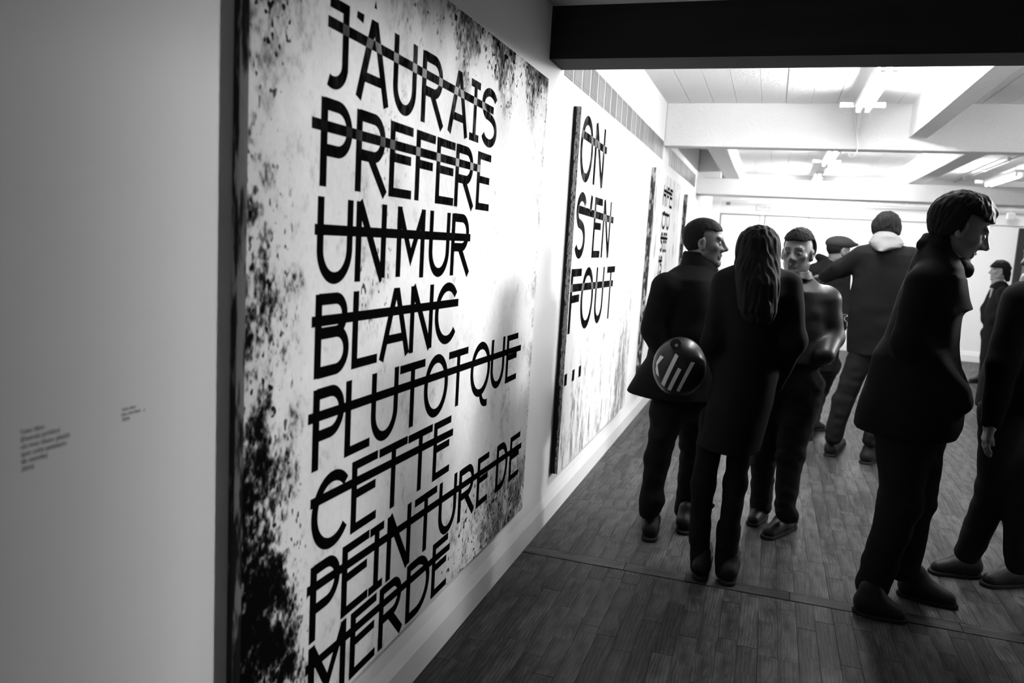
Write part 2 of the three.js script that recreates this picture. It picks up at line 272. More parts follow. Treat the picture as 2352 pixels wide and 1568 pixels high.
{
  const o = 1.42; // s of the readings below starts here
  const L = (a) => a.map(([c, p, q, d]) => [c, p + o, q + o, d]);
  const K = ([a, b, y, y2]) => [a + o, b + o, y, y2];
  const sl = (l, k) => { l.slope = k; l.set.forEach((s) => (s[3] = (s[3] ?? 0) - k * o)); return l; };
  const lines = [
    words(2.085, 1.88, L([['J', 0.237, 0.352], ["'", 0.39, 0.425, 0.03], ['A', 0.39, 0.572], ['U', 0.592, 0.742], ['R', 0.778, 0.95], ['A', 0.982, 1.16], ['I', 1.175, 1.266], ['S', 1.285, 1.455]]), K([0.255, 1.41, 2.026, 2.014])),
    words(1.853, 1.648, L([['P', 0.235, 0.383], ['R', 0.402, 0.58], ['E', 0.589, 0.735], ['F', 0.757, 0.897], ['E', 0.909, 1.06], ['R', 1.067, 1.25], ['E', 1.27, 1.411]]), K([0.197, 1.30, 1.788, 1.794])),
    words(1.624, 1.416, L([['U', 0.23, 0.4], ['N', 0.415, 0.586], ['M', 0.652, 0.845], ['U', 0.878, 1.046], ['R', 1.06, 1.24]]), K([0.22, 1.236, 1.546, 1.546])),
    words(1.391, 1.185, L([['B', 0.232, 0.398], ['L', 0.413, 0.557], ['A', 0.567, 0.766], ['N', 0.763, 0.934], ['C', 0.95, 1.14]]), K([0.217, 1.152, 1.326, 1.320])),
    sl(words(1.159, 0.953, L([['P', 0.233, 0.385], ['L', 0.39, 0.53], ['U', 0.532, 0.702], ['T', 0.709, 0.893], ['O', 0.889, 1.09], ['T', 1.09, 1.275], ['Q', 1.308, 1.526], ['U', 1.532, 1.704], ['E', 1.728, 1.882]]), K([0.212, 1.932, 1.089, 1.073])), -0.008),
    sl(words(0.931, 0.727, L([['C', 0.237, 0.42], ['E', 0.436, 0.585], ['T', 0.594, 0.783], ['T', 0.788, 0.977], ['E', 0.989, 1.14]]), K([0.232, 1.162, 0.870, 0.854])), -0.012),
    sl(words(0.705, 0.5, L([['P', 0.241, 0.389], ['E', 0.398, 0.55], ['I', 0.555, 0.642], ['N', 0.664, 0.833], ['T', 0.858, 1.04], ['U', 1.06, 1.227], ['R', 1.247, 1.425], ['E', 1.444, 1.577], ['D', 1.675, 1.83], ['E', 1.857, 2.003]]), K([0.226, 2.03, 0.644, 0.602])), -0.016),
    sl(words(0.486, 0.287, L([['M', 0.241, 0.432], ['E', 0.456, 0.61], ['R', 0.629, 0.8], ['D', 0.819, 1.006], ['E', 1.025, 1.164]]), K([0.228, 1.185, 0.432, 0.418])), -0.008),
  ];
  canvasPainting({
    z0: -1.385, z1: -3.53, y0: 0.27, y1: 2.272, depth: 0.036, px: 2048, lines, t: 0.0295,
    label: 'large weathered canvas lettered in eight struck-through lines from J\'AURAIS to MERDE', worn: (u, v) => clamp(sst(1.2, 1.75, v) * (0.08 + 0.45 * u), 0, 0.8), ghost: (u, v) => sst(1.2, 1.5, v) * sst(0.0, 1.1, u + (v - 1.4) * 0.9),
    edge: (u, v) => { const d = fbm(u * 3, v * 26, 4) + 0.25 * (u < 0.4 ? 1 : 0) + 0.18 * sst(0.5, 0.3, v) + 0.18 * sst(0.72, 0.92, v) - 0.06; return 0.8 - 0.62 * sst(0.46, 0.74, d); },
    stain: (u, v, W, H) => {
      const wash = fbm(u * 2.2, v * 1.6, 4), str = fbm(u * 9, v * 2.2, 4), mid = fbm(u * 16 + 4, v * 13, 4), fine = fbm(u * 95, v * 60, 3), dots = fbm(u * 80 + 7, v * 52, 2);
      let c = 0.86 + 0.08 * (wash - 0.5) + 0.10 * (str - 0.5) + 0.06 * (fine - 0.5);
      // mould and grime: heavy low on the near edge, streaks from the top, spatter low on the far side
      const big = fbm(u * 4.2 + 2, v * 2.6 + 8, 4);
      const nearLow = sst(0.42, 0.0, u - 0.12 * (big - 0.5)) * (0.48 + 0.42 * sst(1.15, 0.15, v)) * sst(2.0, 1.2, v), nearTop = sst(0.34, 0.02, u) * sst(1.25, 1.75, v) * 0.66;
      const top = sst(1.62, 2.02, v + 0.35 * (str - 0.5)) * (0.34 + 0.36 * sst(0.5, 1.2, u)), low = sst(0.55, -0.05, v - 0.08 * u) * sst(0.5, 1.6, u) * 0.56, right = sst(1.85, 2.16, u) * 0.34, lowMid = sst(0.42, 0, v) * 0.3;
      const mid2 = 0.34 * Math.exp(-((u - 0.62) ** 2 * 18 + (v - 1.55) ** 2 * 5)) + 0.36 * Math.exp(-((u - 0.55) ** 2 * 60 + (v - 1.12) ** 2 * 50)) + 0.34 * Math.exp(-((u - 1.78) ** 2 * 30 + (v - 0.72) ** 2 * 8));
      const D = Math.max(nearLow, nearTop, top, low, right, lowMid, mid2, 0.12);
      const grain = 0.46 * mid + 0.3 * fine + 0.24 * (v > 1.2 ? str : big);
      const blotch = sst(0.5, 0.86, grain + D * 0.46 - 0.12), cloud = sst(0.5, 0.78, wash + 0.2 * (str - 0.5)) * (0.35 + 0.65 * sst(0.9, 1.9, v));
      const spot = sst(0.69, 0.77, dots * 0.8 + D * 0.2 + 0.06 * fine);
      const black = sst(0.98, 1.26, 0.5 * mid + 0.3 * big + nearLow * 0.9 + 0.42 * (fine - 0.1));
      const amt = blotch * (0.34 + 0.5 * sst(0.25, 0.75, D)); c *= 1 - 0.16 * cloud; c = c * (1 - amt) + 0.07 * amt; c *= 1 - 0.85 * spot * sst(0.2, 0.5, D); c = c * (1 - black) + 0.045 * black;
      return c;
    },
  });
}
{
  const o = 4.25, L = (a) => a.map(([c, p, q, d]) => [c, p + o, q + o, d]), K = ([a, b, y, y2]) => [a + o, b + o, y, y2];
  const lines = [
    words(2.236, 1.889, L([['O', -0.058, 0.255], ['N', 0.295, 0.575]]), K([-0.03, 0.64, 2.13, 2.118])),
    words(1.826, 1.467, L([['S', -0.048, 0.2], ["'", 0.27, 0.345], ['E', 0.398, 0.632], ['N', 0.664, 0.92]]), K([-0.002, 1.012, 1.732, 1.712])),
    words(1.408, 1.052, L([['F', -0.07, 0.182], ['O', 0.193, 0.526], ['U', 0.58, 0.838], ['T', 0.914, 1.196]]), K([-0.06, 1.158, 1.304, 1.29])),
    words(0.828, 0.762, L([['.', -0.07, -0.008], ['.', 0.112, 0.17], ['.', 0.276, 0.336]]), null),
  ];
  canvasPainting({
    z0: -4.165, z1: -6.285, y0: 0.268, y1: 2.262, depth: 0.042, px: 1280, lines, t: 0.05,
    label: 'pale weathered canvas lettered ON S\'EN FOUT with three dots below', worn: (u, v) => 0.55 * sst(0.6, 1.9, v) + 0.2, ghost: () => 0.85,
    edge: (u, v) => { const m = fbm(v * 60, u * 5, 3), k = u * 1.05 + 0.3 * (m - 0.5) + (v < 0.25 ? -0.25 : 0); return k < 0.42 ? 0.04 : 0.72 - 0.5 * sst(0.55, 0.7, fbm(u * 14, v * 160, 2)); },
    stain: (u, v) => {
      const wash = fbm(u * 2.4 + 3, v * 1.4 + 1, 4), str = fbm(u * 20 + 3, v * 6, 4), fine = fbm(u * 90, v * 34, 3);
      const D = 0.3 + 0.32 * sst(1.2, 0.1, v) + 0.2 * sst(1.4, 1.7, u) * sst(1.3, 0.8, v);
      const b = sst(0.74, 1.0, 0.55 * str + 0.3 * fine + 0.5 * D + 0.12 * wash);
      return (0.9 + 0.06 * (wash - 0.5)) * (1 - 0.5 * b) + 0.1 * b;
    },
  });
}
{
  const o = 7.0, L = (a) => a.map(([c, p, q, d]) => [c, p + o, q + o, d]), K = ([a, b, y, y2]) => [a + o, b + o, y, y2];
  const soft = (k) => (u, v) => { const str = fbm(u * 24 + k, v * 4 + k, 4), wash = fbm(u * 2 + k, v * 1.5, 3), e = sst(0.2, 0.0, u); return 0.9 - 0.45 * sst(0.62, 0.85, str + 0.15 * e) + 0.05 * (wash - 0.5); };
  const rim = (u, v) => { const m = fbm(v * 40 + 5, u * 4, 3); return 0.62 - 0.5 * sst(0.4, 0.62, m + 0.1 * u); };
  canvasPainting({
    z0: -7.03, z1: -9.13, y0: 0.268, y1: 2.24, depth: 0.042, px: 1024, t: 0.032, ghost: () => 0.5, worn: () => 0.2, edge: rim, stain: soft(3),
    label: 'third pale canvas along the wall with a narrow column of struck-through lettering',
    lines: [
      words(2.14, 1.95, L([['H', 0.62, 0.83], ['F', 0.88, 1.05], ['E', 1.1, 1.32]]), K([0.62, 1.28, 2.09])),
      words(1.9, 1.73, L([['O', 0.66, 0.92], ['U', 0.98, 1.22]]), K([0.64, 1.17, 1.875])),
      words(1.70, 1.51, L([['S', 0.66, 0.82], ['E', 0.86, 0.98], ['E', 1.0, 1.12]]), K([0.64, 1.17, 1.645])),
      words(1.475, 1.295, L([['I', 0.65, 0.72], ['S', 0.75, 0.9]]), K([0.64, 0.9, 1.425])),
    ],
  });
  canvasPainting({
    z0: -9.75, z1: -11.6, y0: 0.268, y1: 2.2, depth: 0.042, px: 640, t: 0.04, ghost: () => 0.4, worn: () => 0.2, edge: rim, stain: soft(11),
    label: 'last canvas along the wall, half hidden behind the man in the flared coat',
    lines: [words(1.62, 1.3, [['T', 9.86, 10.2]], [9.8, 10.25, 1.46])],
  });
}
// small pencilled captions on the wall
const font = await new FontLoader().loadAsync('fonts/droid/droid_sans_regular.typeface.json');
{
  const pencil = std(0.3, 0.9);
  const caption = (rows, z, y, size, step, label) => {
    const gs = rows.map((r, k) => { const g = new TextGeometry(r, { font, size, depth: 0.0006, curveSegments: 2, bevelEnabled: false }); g.translate(0, -k * step, 0); return g; });
    const g = mergeGeometries(gs); g.rotateY(Math.PI / 2); const o = mesh('wall_caption', g, pencil); o.position.set(0, y, z); tag(o, label, 'caption', 'captions written on the wall'); };
  caption(['Sans titre', '(J\u2019aurais pr\u00e9f\u00e9r\u00e9', 'un mur blanc plut\u00f4t', 'que cette peinture', 'de merde)', '2010'], -0.893, 1.212, 0.0072, 0.0118, 'six short lines of dark writing on the bare wall');
  caption(['Sans titre', '(on s\u2019en fout ...)', '2010'], -1.092, 1.21, 0.0056, 0.0092, 'three faint lines of small writing beside the weathered canvas');
}

// ---------------------------------------------------------------- fluorescent fittings
{
  const metal = std(0.7, 0.4), glowOf = (k) => new THREE.MeshStandardMaterial({ color: grey(0.9), emissive: grey(1), emissiveIntensity: TUBE_GLOW * k, roughness: 0.4 });
  for (const f of FITTINGS) {
    const o = thing('fluorescent_light', [f.x, 2.72, f.z + f.len / 2], f.label, 'light', 'bare fluorescent lights'), h = f.len / 2, glow = glowOf(f.dim ?? 1);
    mesh('batten', rbox(-0.06, 0.03, -h - 0.04, 0.06, 0.075, h + 0.04, 0.006), metal, o);
    for (const s of [-1, 1]) {
      mesh('fluorescent_tube', cyl([0.034 * s, 0.004, -h + 0.03], [0.034 * s, 0.004, h - 0.03], 0.017, 14), glow, o);
      for (const e of [-1, 1]) mesh('socket', rbox(0.034 * s - 0.016, -0.018, e * h - 0.018, 0.034 * s + 0.016, 0.032, e * h + 0.018, 0.004), metal, o);
      mesh('hanger', cyl([0.02 * s, 0.075, s * h * 0.6], [0.02 * s, 0.18, s * h * 0.6], 0.004, 8), metal, o);
      const l = new THREE.RectAreaLight(0xffffff, TUBE_LIGHT * (f.dim ?? 1), 0.05, f.len - 0.06);
      l.position.set(0.062 * s, -0.016, 0); l.name = 'tube_light'; o.add(l);
      const away = V(0.8 * s, -0.6, 0), ly = V(0, 0, 1), lz = away.clone().negate(), lx = ly.clone().cross(lz); // shines sideways and down, long side along the tube
      l.quaternion.setFromRotationMatrix(new THREE.Matrix4().makeBasis(lx, ly, lz));
    }
    mesh('bracket', rbox(-0.17, 0.035, -h - 0.07, 0.17, 0.075, -h - 0.06, 0.003), metal, o);
    for (const x of [-0.14, -0.09, 0.09, 0.14]) mesh('bracket_slot', rbox(x - 0.013, 0.051, -h - 0.0585, x + 0.013, 0.058, -h - 0.0575, 0.0004), std(0.25, 0.8), o);
  }
}

// floodlights hung from a drop pole in the side bay
{
  const white = std(0.7, 0.45);
  for (const f of FLOODS) {
    const o = thing('floodlight', f.at, f.label, 'floodlight', 'floodlights on the drop poles'), d = V(...f.aim).sub(V(...f.at)).normalize(), q = new THREE.Quaternion().setFromUnitVectors(V(0, 0, 1), d);
    mesh('drop_pole', cyl([0, 0.06, 0], [0, CE - f.at[1], 0], 0.012, 10), white, o); mesh('yoke', rbox(-0.02, 0.02, -0.02, 0.02, 0.07, 0.02, 0.004), white, o);
    const h = mesh('housing', rbox(-0.1, -0.075, -0.1, 0.1, 0.075, 0.0, 0.012), white, o); h.quaternion.copy(q);
    const l = mesh('lens', rbox(-0.085, -0.06, 0.0, 0.085, 0.06, 0.005, 0.002), new THREE.MeshStandardMaterial({ color: grey(0.8), emissive: grey(1), emissiveIntensity: 12, roughness: 0.3 }), o); l.quaternion.copy(q);
    const s = new THREE.SpotLight(0xffffff, f.power, 0, f.angle, 1, 2); s.position.copy(d.clone().multiplyScalar(0.03)); s.target.position.set(...f.aim); s.castShadow = true; s.shadow.radius = 12; s.name = 'flood_light'; o.add(s); scene.add(s.target); s.target.name = 'aim';
  }
}

// unseen lamp behind the viewer, added as ambient fill for the front room
{
  const o = thing('fill_lamp', [2.9, 2.6, 1.6], 'unseen round fill lamp added to lift the ambient light of the front room', 'lamp');
  mesh('base', cyl([0, -0.025, 0], [0, 0.02, 0], 0.12, 24), whiteGloss, o);
  const g = new THREE.SphereGeometry(0.1, 20, 10, 0, Math.PI * 2, Math.PI / 2, Math.PI / 2); g.scale(1, 0.6, 1); g.translate(0, -0.025, 0);
  mesh('fill_lamp_glass', g, new THREE.MeshStandardMaterial({ color: grey(0.8), emissive: grey(1), emissiveIntensity: 1.2, roughness: 0.4, side: THREE.DoubleSide }), o);
  const l = new THREE.PointLight(0xffffff, 0.9); l.position.set(0, -0.1, 0); l.castShadow = true; l.shadow.radius = 4; l.name = 'fill_light'; o.add(l);
}

// ---------------------------------------------------------------- people: signed distances meshed on a grid
const P3 = {
  rc(a, b, r1, r2) { // tapered capsule
    const dx = b[0] - a[0], dy = b[1] - a[1], dz = b[2] - a[2], L = dx * dx + dy * dy + dz * dz || 1e-9, R = Math.max(r1, r2);
    return { f: (x, y, z) => { const px = x - a[0], py = y - a[1], pz = z - a[2], t = clamp((px * dx + py * dy + pz * dz) / L, 0, 1), qx = px - dx * t, qy = py - dy * t, qz = pz - dz * t; return Math.sqrt(qx * qx + qy * qy + qz * qz) - (r1 + (r2 - r1) * t); },
      lo: [0, 1, 2].map((i) => Math.min(a[i], b[i]) - R), hi: [0, 1, 2].map((i) => Math.max(a[i], b[i]) + R) };
  },
  el(c, r, rot) { // ellipsoid, turned about y
    const cs = Math.cos(rot ?? 0), sn = Math.sin(rot ?? 0), R = Math.max(...r);
    return { f: (x, y, z) => { let px = x - c[0], pz = z - c[2]; const py = (y - c[1]) / r[1]; const qx = (px * cs - pz * sn) / r[0], qz = (px * sn + pz * cs) / r[2]; const k = Math.sqrt(qx * qx + py * py + qz * qz), k1 = Math.sqrt((qx / r[0]) ** 2 + (py / r[1]) ** 2 + (qz / r[2]) ** 2) || 1e-6; return k * (k - 1) / k1; },
      lo: c.map((v, i) => v - R), hi: c.map((v, i) => v + R) };
  },
  loft(st) { // stations [cx, cy, cz, half width, half depth, turn] from top to bottom, cut flat at both ends
    st = st.slice().sort((a, b) => b[1] - a[1]);
    return { f: (x, y, z) => {
      const yc = clamp(y, st[st.length - 1][1], st[0][1]); let i = 0; while (i < st.length - 2 && st[i + 1][1] > yc) i++;
      const A = st[i], B = st[i + 1], t = clamp((A[1] - yc) / (A[1] - B[1] || 1e-9), 0, 1), m = (k) => (A[k] ?? 0) + ((B[k] ?? 0) - (A[k] ?? 0)) * t;
      let px = x - m(0), pz = z - m(2); const w = m(3), d = m(4), r = m(5); if (r) { const cs = Math.cos(r), sn = Math.sin(r), q = px * cs - pz * sn; pz = px * sn + pz * cs; px = q; }
      const k = Math.sqrt((px / w) ** 2 + (pz / d) ** 2), side = (k - 1) * Math.min(w, d), cap = Math.max(y - st[0][1], st[st.length - 1][1] - y);
      return Math.max(side, cap);
    }, lo: [Math.min(...st.map((s) => s[0] - Math.max(s[3], s[4]))), st[st.length - 1][1], Math.min(...st.map((s) => s[2] - Math.max(s[3], s[4])))], hi: [Math.max(...st.map((s) => s[0] + Math.max(s[3], s[4]))), st[0][1], Math.max(...st.map((s) => s[2] + Math.max(s[3], s[4])))] };
  },
};
const smin = (a, b, k) => { const h = Math.max(k - Math.abs(a - b), 0) / k; return Math.min(a, b) - h * h * k * 0.25; };
function blend(prims, { k = 0.03, fold = 0, freq = 14, strand = 0, cut, sub } = {}) {
  const fs = prims.map((p) => p.f), lo = [0, 1, 2].map((i) => Math.min(...prims.map((p) => p.lo[i]))), hi = [0, 1, 2].map((i) => Math.max(...prims.map((p) => p.hi[i])));
  return { lo, hi, f: (x, y, z) => {
    let d = 1e9; for (const f of fs) d = smin(d, f(x, y, z), k);
    if (fold && Math.abs(d) < 0.08) d += fold * (n3(x * freq, y * freq * 1.6, z * freq) - 0.5) * 2 + fold * 0.12 * Math.sin(y * 52 + 9 * n3(x * 6, y * 5, z * 6));
    if (strand && Math.abs(d) < 0.05) d += strand * (n3(x * 75, y * 4, z * 75) - 0.5) + strand * 0.5 * (n3(x * 24, y * 3, z * 24) - 0.5);
    if (sub) for (const s of sub) d = Math.max(d, -s(x, y, z));
    if (cut) for (const c of cut) d = Math.max(d, c(x, y, z));
    return d;
  } };
}
// naive surface nets
function skin({ f, lo, hi }, cell, pad = 0.03) {
  const o = lo.map((v) => v - pad), n = hi.map((v, i) => Math.ceil((v + pad - o[i]) / cell) + 1), [nx, ny, nz] = n, val = new Float32Array(nx * ny * nz), S = 4, at = (i, j, k) => i + nx * (j + ny * k);
  for (let K = 0; K < nz; K += S) for (let J = 0; J < ny; J += S) for (let I = 0; I < nx; I += S) {
    const c = f(o[0] + (I + S / 2 - 0.5) * cell, o[1] + (J + S / 2 - 0.5) * cell, o[2] + (K + S / 2 - 0.5) * cell), far = Math.abs(c) > cell * S * 1.9;
    for (let k = K; k < Math.min(nz, K + S); k++) for (let j = J; j < Math.min(ny, J + S); j++) for (let i = I; i < Math.min(nx, I + S); i++) val[at(i, j, k)] = far ? c : f(o[0] + i * cell, o[1] + j * cell, o[2] + k * cell);
  }
  const id = new Int32Array(nx * ny * nz).fill(-1), pos = [], idx = [];
  const E = [[0, 1], [2, 3], [4, 5], [6, 7], [0, 2], [1, 3], [4, 6], [5, 7], [0, 4], [1, 5], [2, 6], [3, 7]];
  for (let k = 0; k < nz - 1; k++) for (let j = 0; j < ny - 1; j++) for (let i = 0; i < nx - 1; i++) {
    const v = [], base = at(i, j, k); let s = 0;
    for (let c = 0; c < 8; c++) { const q = val[base + (c & 1) + nx * ((c >> 1 & 1) + ny * (c >> 2))]; v.push(q); if (q < 0) s++; }
    if (s === 0 || s === 8) continue;
    let x = 0, y = 0, z = 0, m = 0;
    for (const [a, b] of E) if ((v[a] < 0) !== (v[b] < 0)) { const t = v[a] / (v[a] - v[b]); x += (a & 1) + ((b & 1) - (a & 1)) * t; y += (a >> 1 & 1) + ((b >> 1 & 1) - (a >> 1 & 1)) * t; z += (a >> 2) + ((b >> 2) - (a >> 2)) * t; m++; }
    id[base] = pos.length / 3; pos.push(o[0] + (i + x / m) * cell, o[1] + (j + y / m) * cell, o[2] + (k + z / m) * cell);
  }
  const quad = (a, b, c, d, flip) => { if (a < 0 || b < 0 || c < 0 || d < 0) return; flip ? idx.push(a, c, b, a, d, c) : idx.push(a, b, c, a, c, d); };
  for (let k = 1; k < nz - 1; k++) for (let j = 1; j < ny - 1; j++) for (let i = 1; i < nx - 1; i++) {
    const q = at(i, j, k), s = val[q] < 0;
    if (s !== val[q + 1] < 0) quad(id[at(i, j - 1, k - 1)], id[at(i, j, k - 1)], id[at(i, j, k)], id[at(i, j - 1, k)], !s);
    if (s !== val[q + nx] < 0) quad(id[at(i - 1, j, k - 1)], id[at(i - 1, j, k)], id[at(i, j, k)], id[at(i, j, k - 1)], !s);
    if (s !== val[q + nx * ny] < 0) quad(id[at(i - 1, j - 1, k)], id[at(i, j - 1, k)], id[at(i, j, k)], id[at(i - 1, j, k)], !s);
  }
  const g = new THREE.BufferGeometry(), nor = new Float32Array(pos.length), e = cell * 0.6;
  for (let i = 0; i < pos.length; i += 3) { const x = pos[i], y = pos[i + 1], z = pos[i + 2]; let a = f(x + e, y, z) - f(x - e, y, z), b = f(x, y + e, z) - f(x, y - e, z), c = f(x, y, z + e) - f(x, y, z - e); const l = Math.hypot(a, b, c) || 1; nor[i] = a / l; nor[i + 1] = b / l; nor[i + 2] = c / l; }
  g.setAttribute('position', new THREE.BufferAttribute(new Float32Array(pos), 3)); g.setAttribute('normal', new THREE.BufferAttribute(nor, 3)); g.setIndex(idx); return g;
}
// head: own axes with the face towards +z; c centre, yaw the way it faces (0 = towards the viewer's side, 90 degrees = along +x), pitch nods down
function headFrame({ c, yaw, pitch = 0, tilt = 0, s = 1 }) {
  const m = new THREE.Matrix4().makeRotationFromEuler(new THREE.Euler(pitch, yaw, tilt, 'YXZ')).transpose().elements;
  return (x, y, z) => { x -= c[0]; y -= c[1]; z -= c[2]; return [(m[0] * x + m[4] * y + m[8] * z) / s, (m[1] * x + m[5] * y + m[9] * z) / s, (m[2] * x + m[6] * y + m[10] * z) / s]; };
}
const HEAD = (() => {
  const { rc, el } = P3;
  const base = blend([el([0, 0.028, -0.014], [0.074, 0.09, 0.096]), el([0, -0.03, 0.024], [0.06, 0.08, 0.064]), rc([-0.048, -0.062, 0.005], [-0.012, -0.1, 0.064], 0.02, 0.017), rc([0.048, -0.062, 0.005], [0.012, -0.1, 0.064], 0.02, 0.017)], { k: 0.03 });
  const feat = blend([rc([-0.034, 0.026, 0.072], [0.034, 0.026, 0.072], 0.013, 0.013), rc([0, 0.016, 0.083], [0, -0.022, 0.108], 0.0085, 0.0125), el([-0.013, -0.03, 0.094], [0.0085, 0.008, 0.01]), el([0.013, -0.03, 0.094], [0.0085, 0.008, 0.01]), el([-0.043, -0.014, 0.056], [0.02, 0.018, 0.018]), el([0.043, -0.014, 0.056], [0.02, 0.018, 0.018]), el([0, -0.1, 0.074], [0.018, 0.014, 0.014])], { k: 0.012 });
  const lips = blend([rc([-0.02, -0.06, 0.078], [0.02, -0.06, 0.078], 0.006, 0.006), rc([0, -0.058, 0.086], [0, -0.058, 0.086], 0.0075, 0.0075), rc([-0.016, -0.071, 0.08], [0.016, -0.071, 0.08], 0.0075, 0.0075)], { k: 0.008 });
  const eyes = blend([el([-0.031, 0.003, 0.073], [0.0135, 0.0125, 0.0125]), el([0.031, 0.003, 0.073], [0.0135, 0.0125, 0.0125])], { k: 0.001 });
  const ears = blend([el([-0.078, -0.004, -0.006], [0.009, 0.031, 0.019]), el([0.078, -0.004, -0.006], [0.009, 0.031, 0.019]), el([-0.077, -0.028, 0.002], [0.008, 0.011, 0.01]), el([0.077, -0.028, 0.002], [0.008, 0.011, 0.01])], { k: 0.01 });
  const socket = (x, y, z) => Math.min(Math.hypot((x - 0.031) / 1.35, y - 0.003, z - 0.092), Math.hypot((x + 0.031) / 1.35, y - 0.003, z - 0.092)) - 0.016;
  const mouth = (x, y, z) => Math.max(Math.hypot(y + 0.0655, z - 0.092) - 0.004, Math.abs(x) - 0.023);
  const concha = (x, y, z) => Math.min(Math.hypot(x - 0.087, (y + 0.002) * 0.6, z + 0.002), Math.hypot(x + 0.087, (y + 0.002) * 0.6, z + 0.002)) - 0.0085;
  return (x, y, z) => {
    let d = smin(base.f(x, y, z), feat.f(x, y, z), 0.016);
    const so = socket(x, y, z), h = Math.max(0.01 - Math.abs(d + so), 0) / 0.01; d = Math.max(d, -so) + h * h * 0.0025;
    d = Math.min(d, eyes.f(x, y, z)); d = smin(d, lips.f(x, y, z), 0.006); d = Math.max(d, -mouth(x, y, z)); d = smin(d, ears.f(x, y, z), 0.008); d = Math.max(d, -concha(x, y, z)); return d;
  };
})();
function headPrim(h) { const to = headFrame(h), s = h.s ?? 1, R = 0.15 * s; return { f: (x, y, z) => HEAD(...to(x, y, z)) * s, lo: h.c.map((v) => v - R), hi: h.c.map((v) => v + R) }; }
// colour of face details in head axes (skin tone multipliers)
function faceTone(x, y, z) {
  const ex = Math.abs(x) - 0.031; if (z > 0.07 && Math.hypot(ex, y - 0.003) < 0.0065 && z > 0.079) return 0.12; if (z > 0.074 && Math.hypot(ex / 1.35, y - 0.003) < 0.009) return 1.7;
  if (z > 0.06 && Math.abs(y - 0.032 + Math.abs(ex) * 0.12) < 0.006 && Math.abs(ex) < 0.022) return 0.22;
  if (z > 0.07 && Math.abs(x) < 0.024 && y < -0.053 && y > -0.08) return 0.7; return 1;
}
// hand: wrist w, direction d of the fingers, palm normal p, thumb side t; curl 0 flat .. 1 fist
function handPrims(w, d, p, t, curl = 0.35, s = 1) {
  const D = V(...d).normalize(), T = V(...t).addScaledVector(D, -D.dot(V(...t))).normalize(), N = V(...p).addScaledVector(D, -D.dot(V(...p))); N.addScaledVector(T, -N.dot(T)).normalize();
  const at = (a, b, c) => { const q = V(...w).addScaledVector(D, a * s).addScaledVector(T, b * s).addScaledVector(N, c * s); return [q.x, q.y, q.z]; };
  const out = [P3.rc(at(0, 0, 0), at(0.03, 0.002, 0), 0.026 * s, 0.027 * s)];
  for (const [b, l] of [[0.03, 0.098], [0.01, 0.104], [-0.01, 0.1], [-0.03, 0.09]]) out.push(P3.rc(at(0.02, b * 0.6, 0), at(l - 0.012, b, 0), 0.017 * s, 0.0135 * s));
  for (const [b, l, r] of [[0.031, 0.068, 0.0092], [0.0105, 0.077, 0.0095], [-0.0105, 0.071, 0.009], [-0.031, 0.055, 0.0082]]) {
    let a = at(0.088 - Math.abs(b) * 0.1, b, 0), x = 0.088 - Math.abs(b) * 0.1, y = 0, ang = curl * 0.55;
    for (const [q, rr] of [[0.45, 1], [0.31, 0.92], [0.24, 0.82]]) { x += l * q * Math.cos(ang); y += l * q * Math.sin(ang); const e = at(x, b, y); out.push(P3.rc(a, e, r * rr * s, r * rr * 0.93 * s)); a = e; ang += curl * 1.15; }
  }
  const a = at(0.028, 0.026, 0.006), b = at(0.06, 0.052, 0.018), c = at(0.088, 0.056, 0.026 + 0.02 * curl), e = at(0.11, 0.05, 0.032 + 0.035 * curl);
  out.push(P3.rc(a, b, 0.017 * s, 0.0125 * s), P3.rc(b, c, 0.0115 * s, 0.0105 * s), P3.rc(c, e, 0.0102 * s, 0.0088 * s)); return out;
}
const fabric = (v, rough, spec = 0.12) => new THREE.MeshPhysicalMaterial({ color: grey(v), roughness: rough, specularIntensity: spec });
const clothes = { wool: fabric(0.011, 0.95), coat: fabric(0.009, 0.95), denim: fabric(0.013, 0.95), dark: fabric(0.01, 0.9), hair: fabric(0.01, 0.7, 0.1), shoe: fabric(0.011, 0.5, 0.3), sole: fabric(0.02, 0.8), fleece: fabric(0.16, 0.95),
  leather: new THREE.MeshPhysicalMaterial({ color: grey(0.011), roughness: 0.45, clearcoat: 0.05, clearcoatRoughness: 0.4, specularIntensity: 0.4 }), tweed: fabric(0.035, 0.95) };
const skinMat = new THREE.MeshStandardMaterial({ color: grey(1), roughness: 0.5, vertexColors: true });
const SKIN = 0.13;
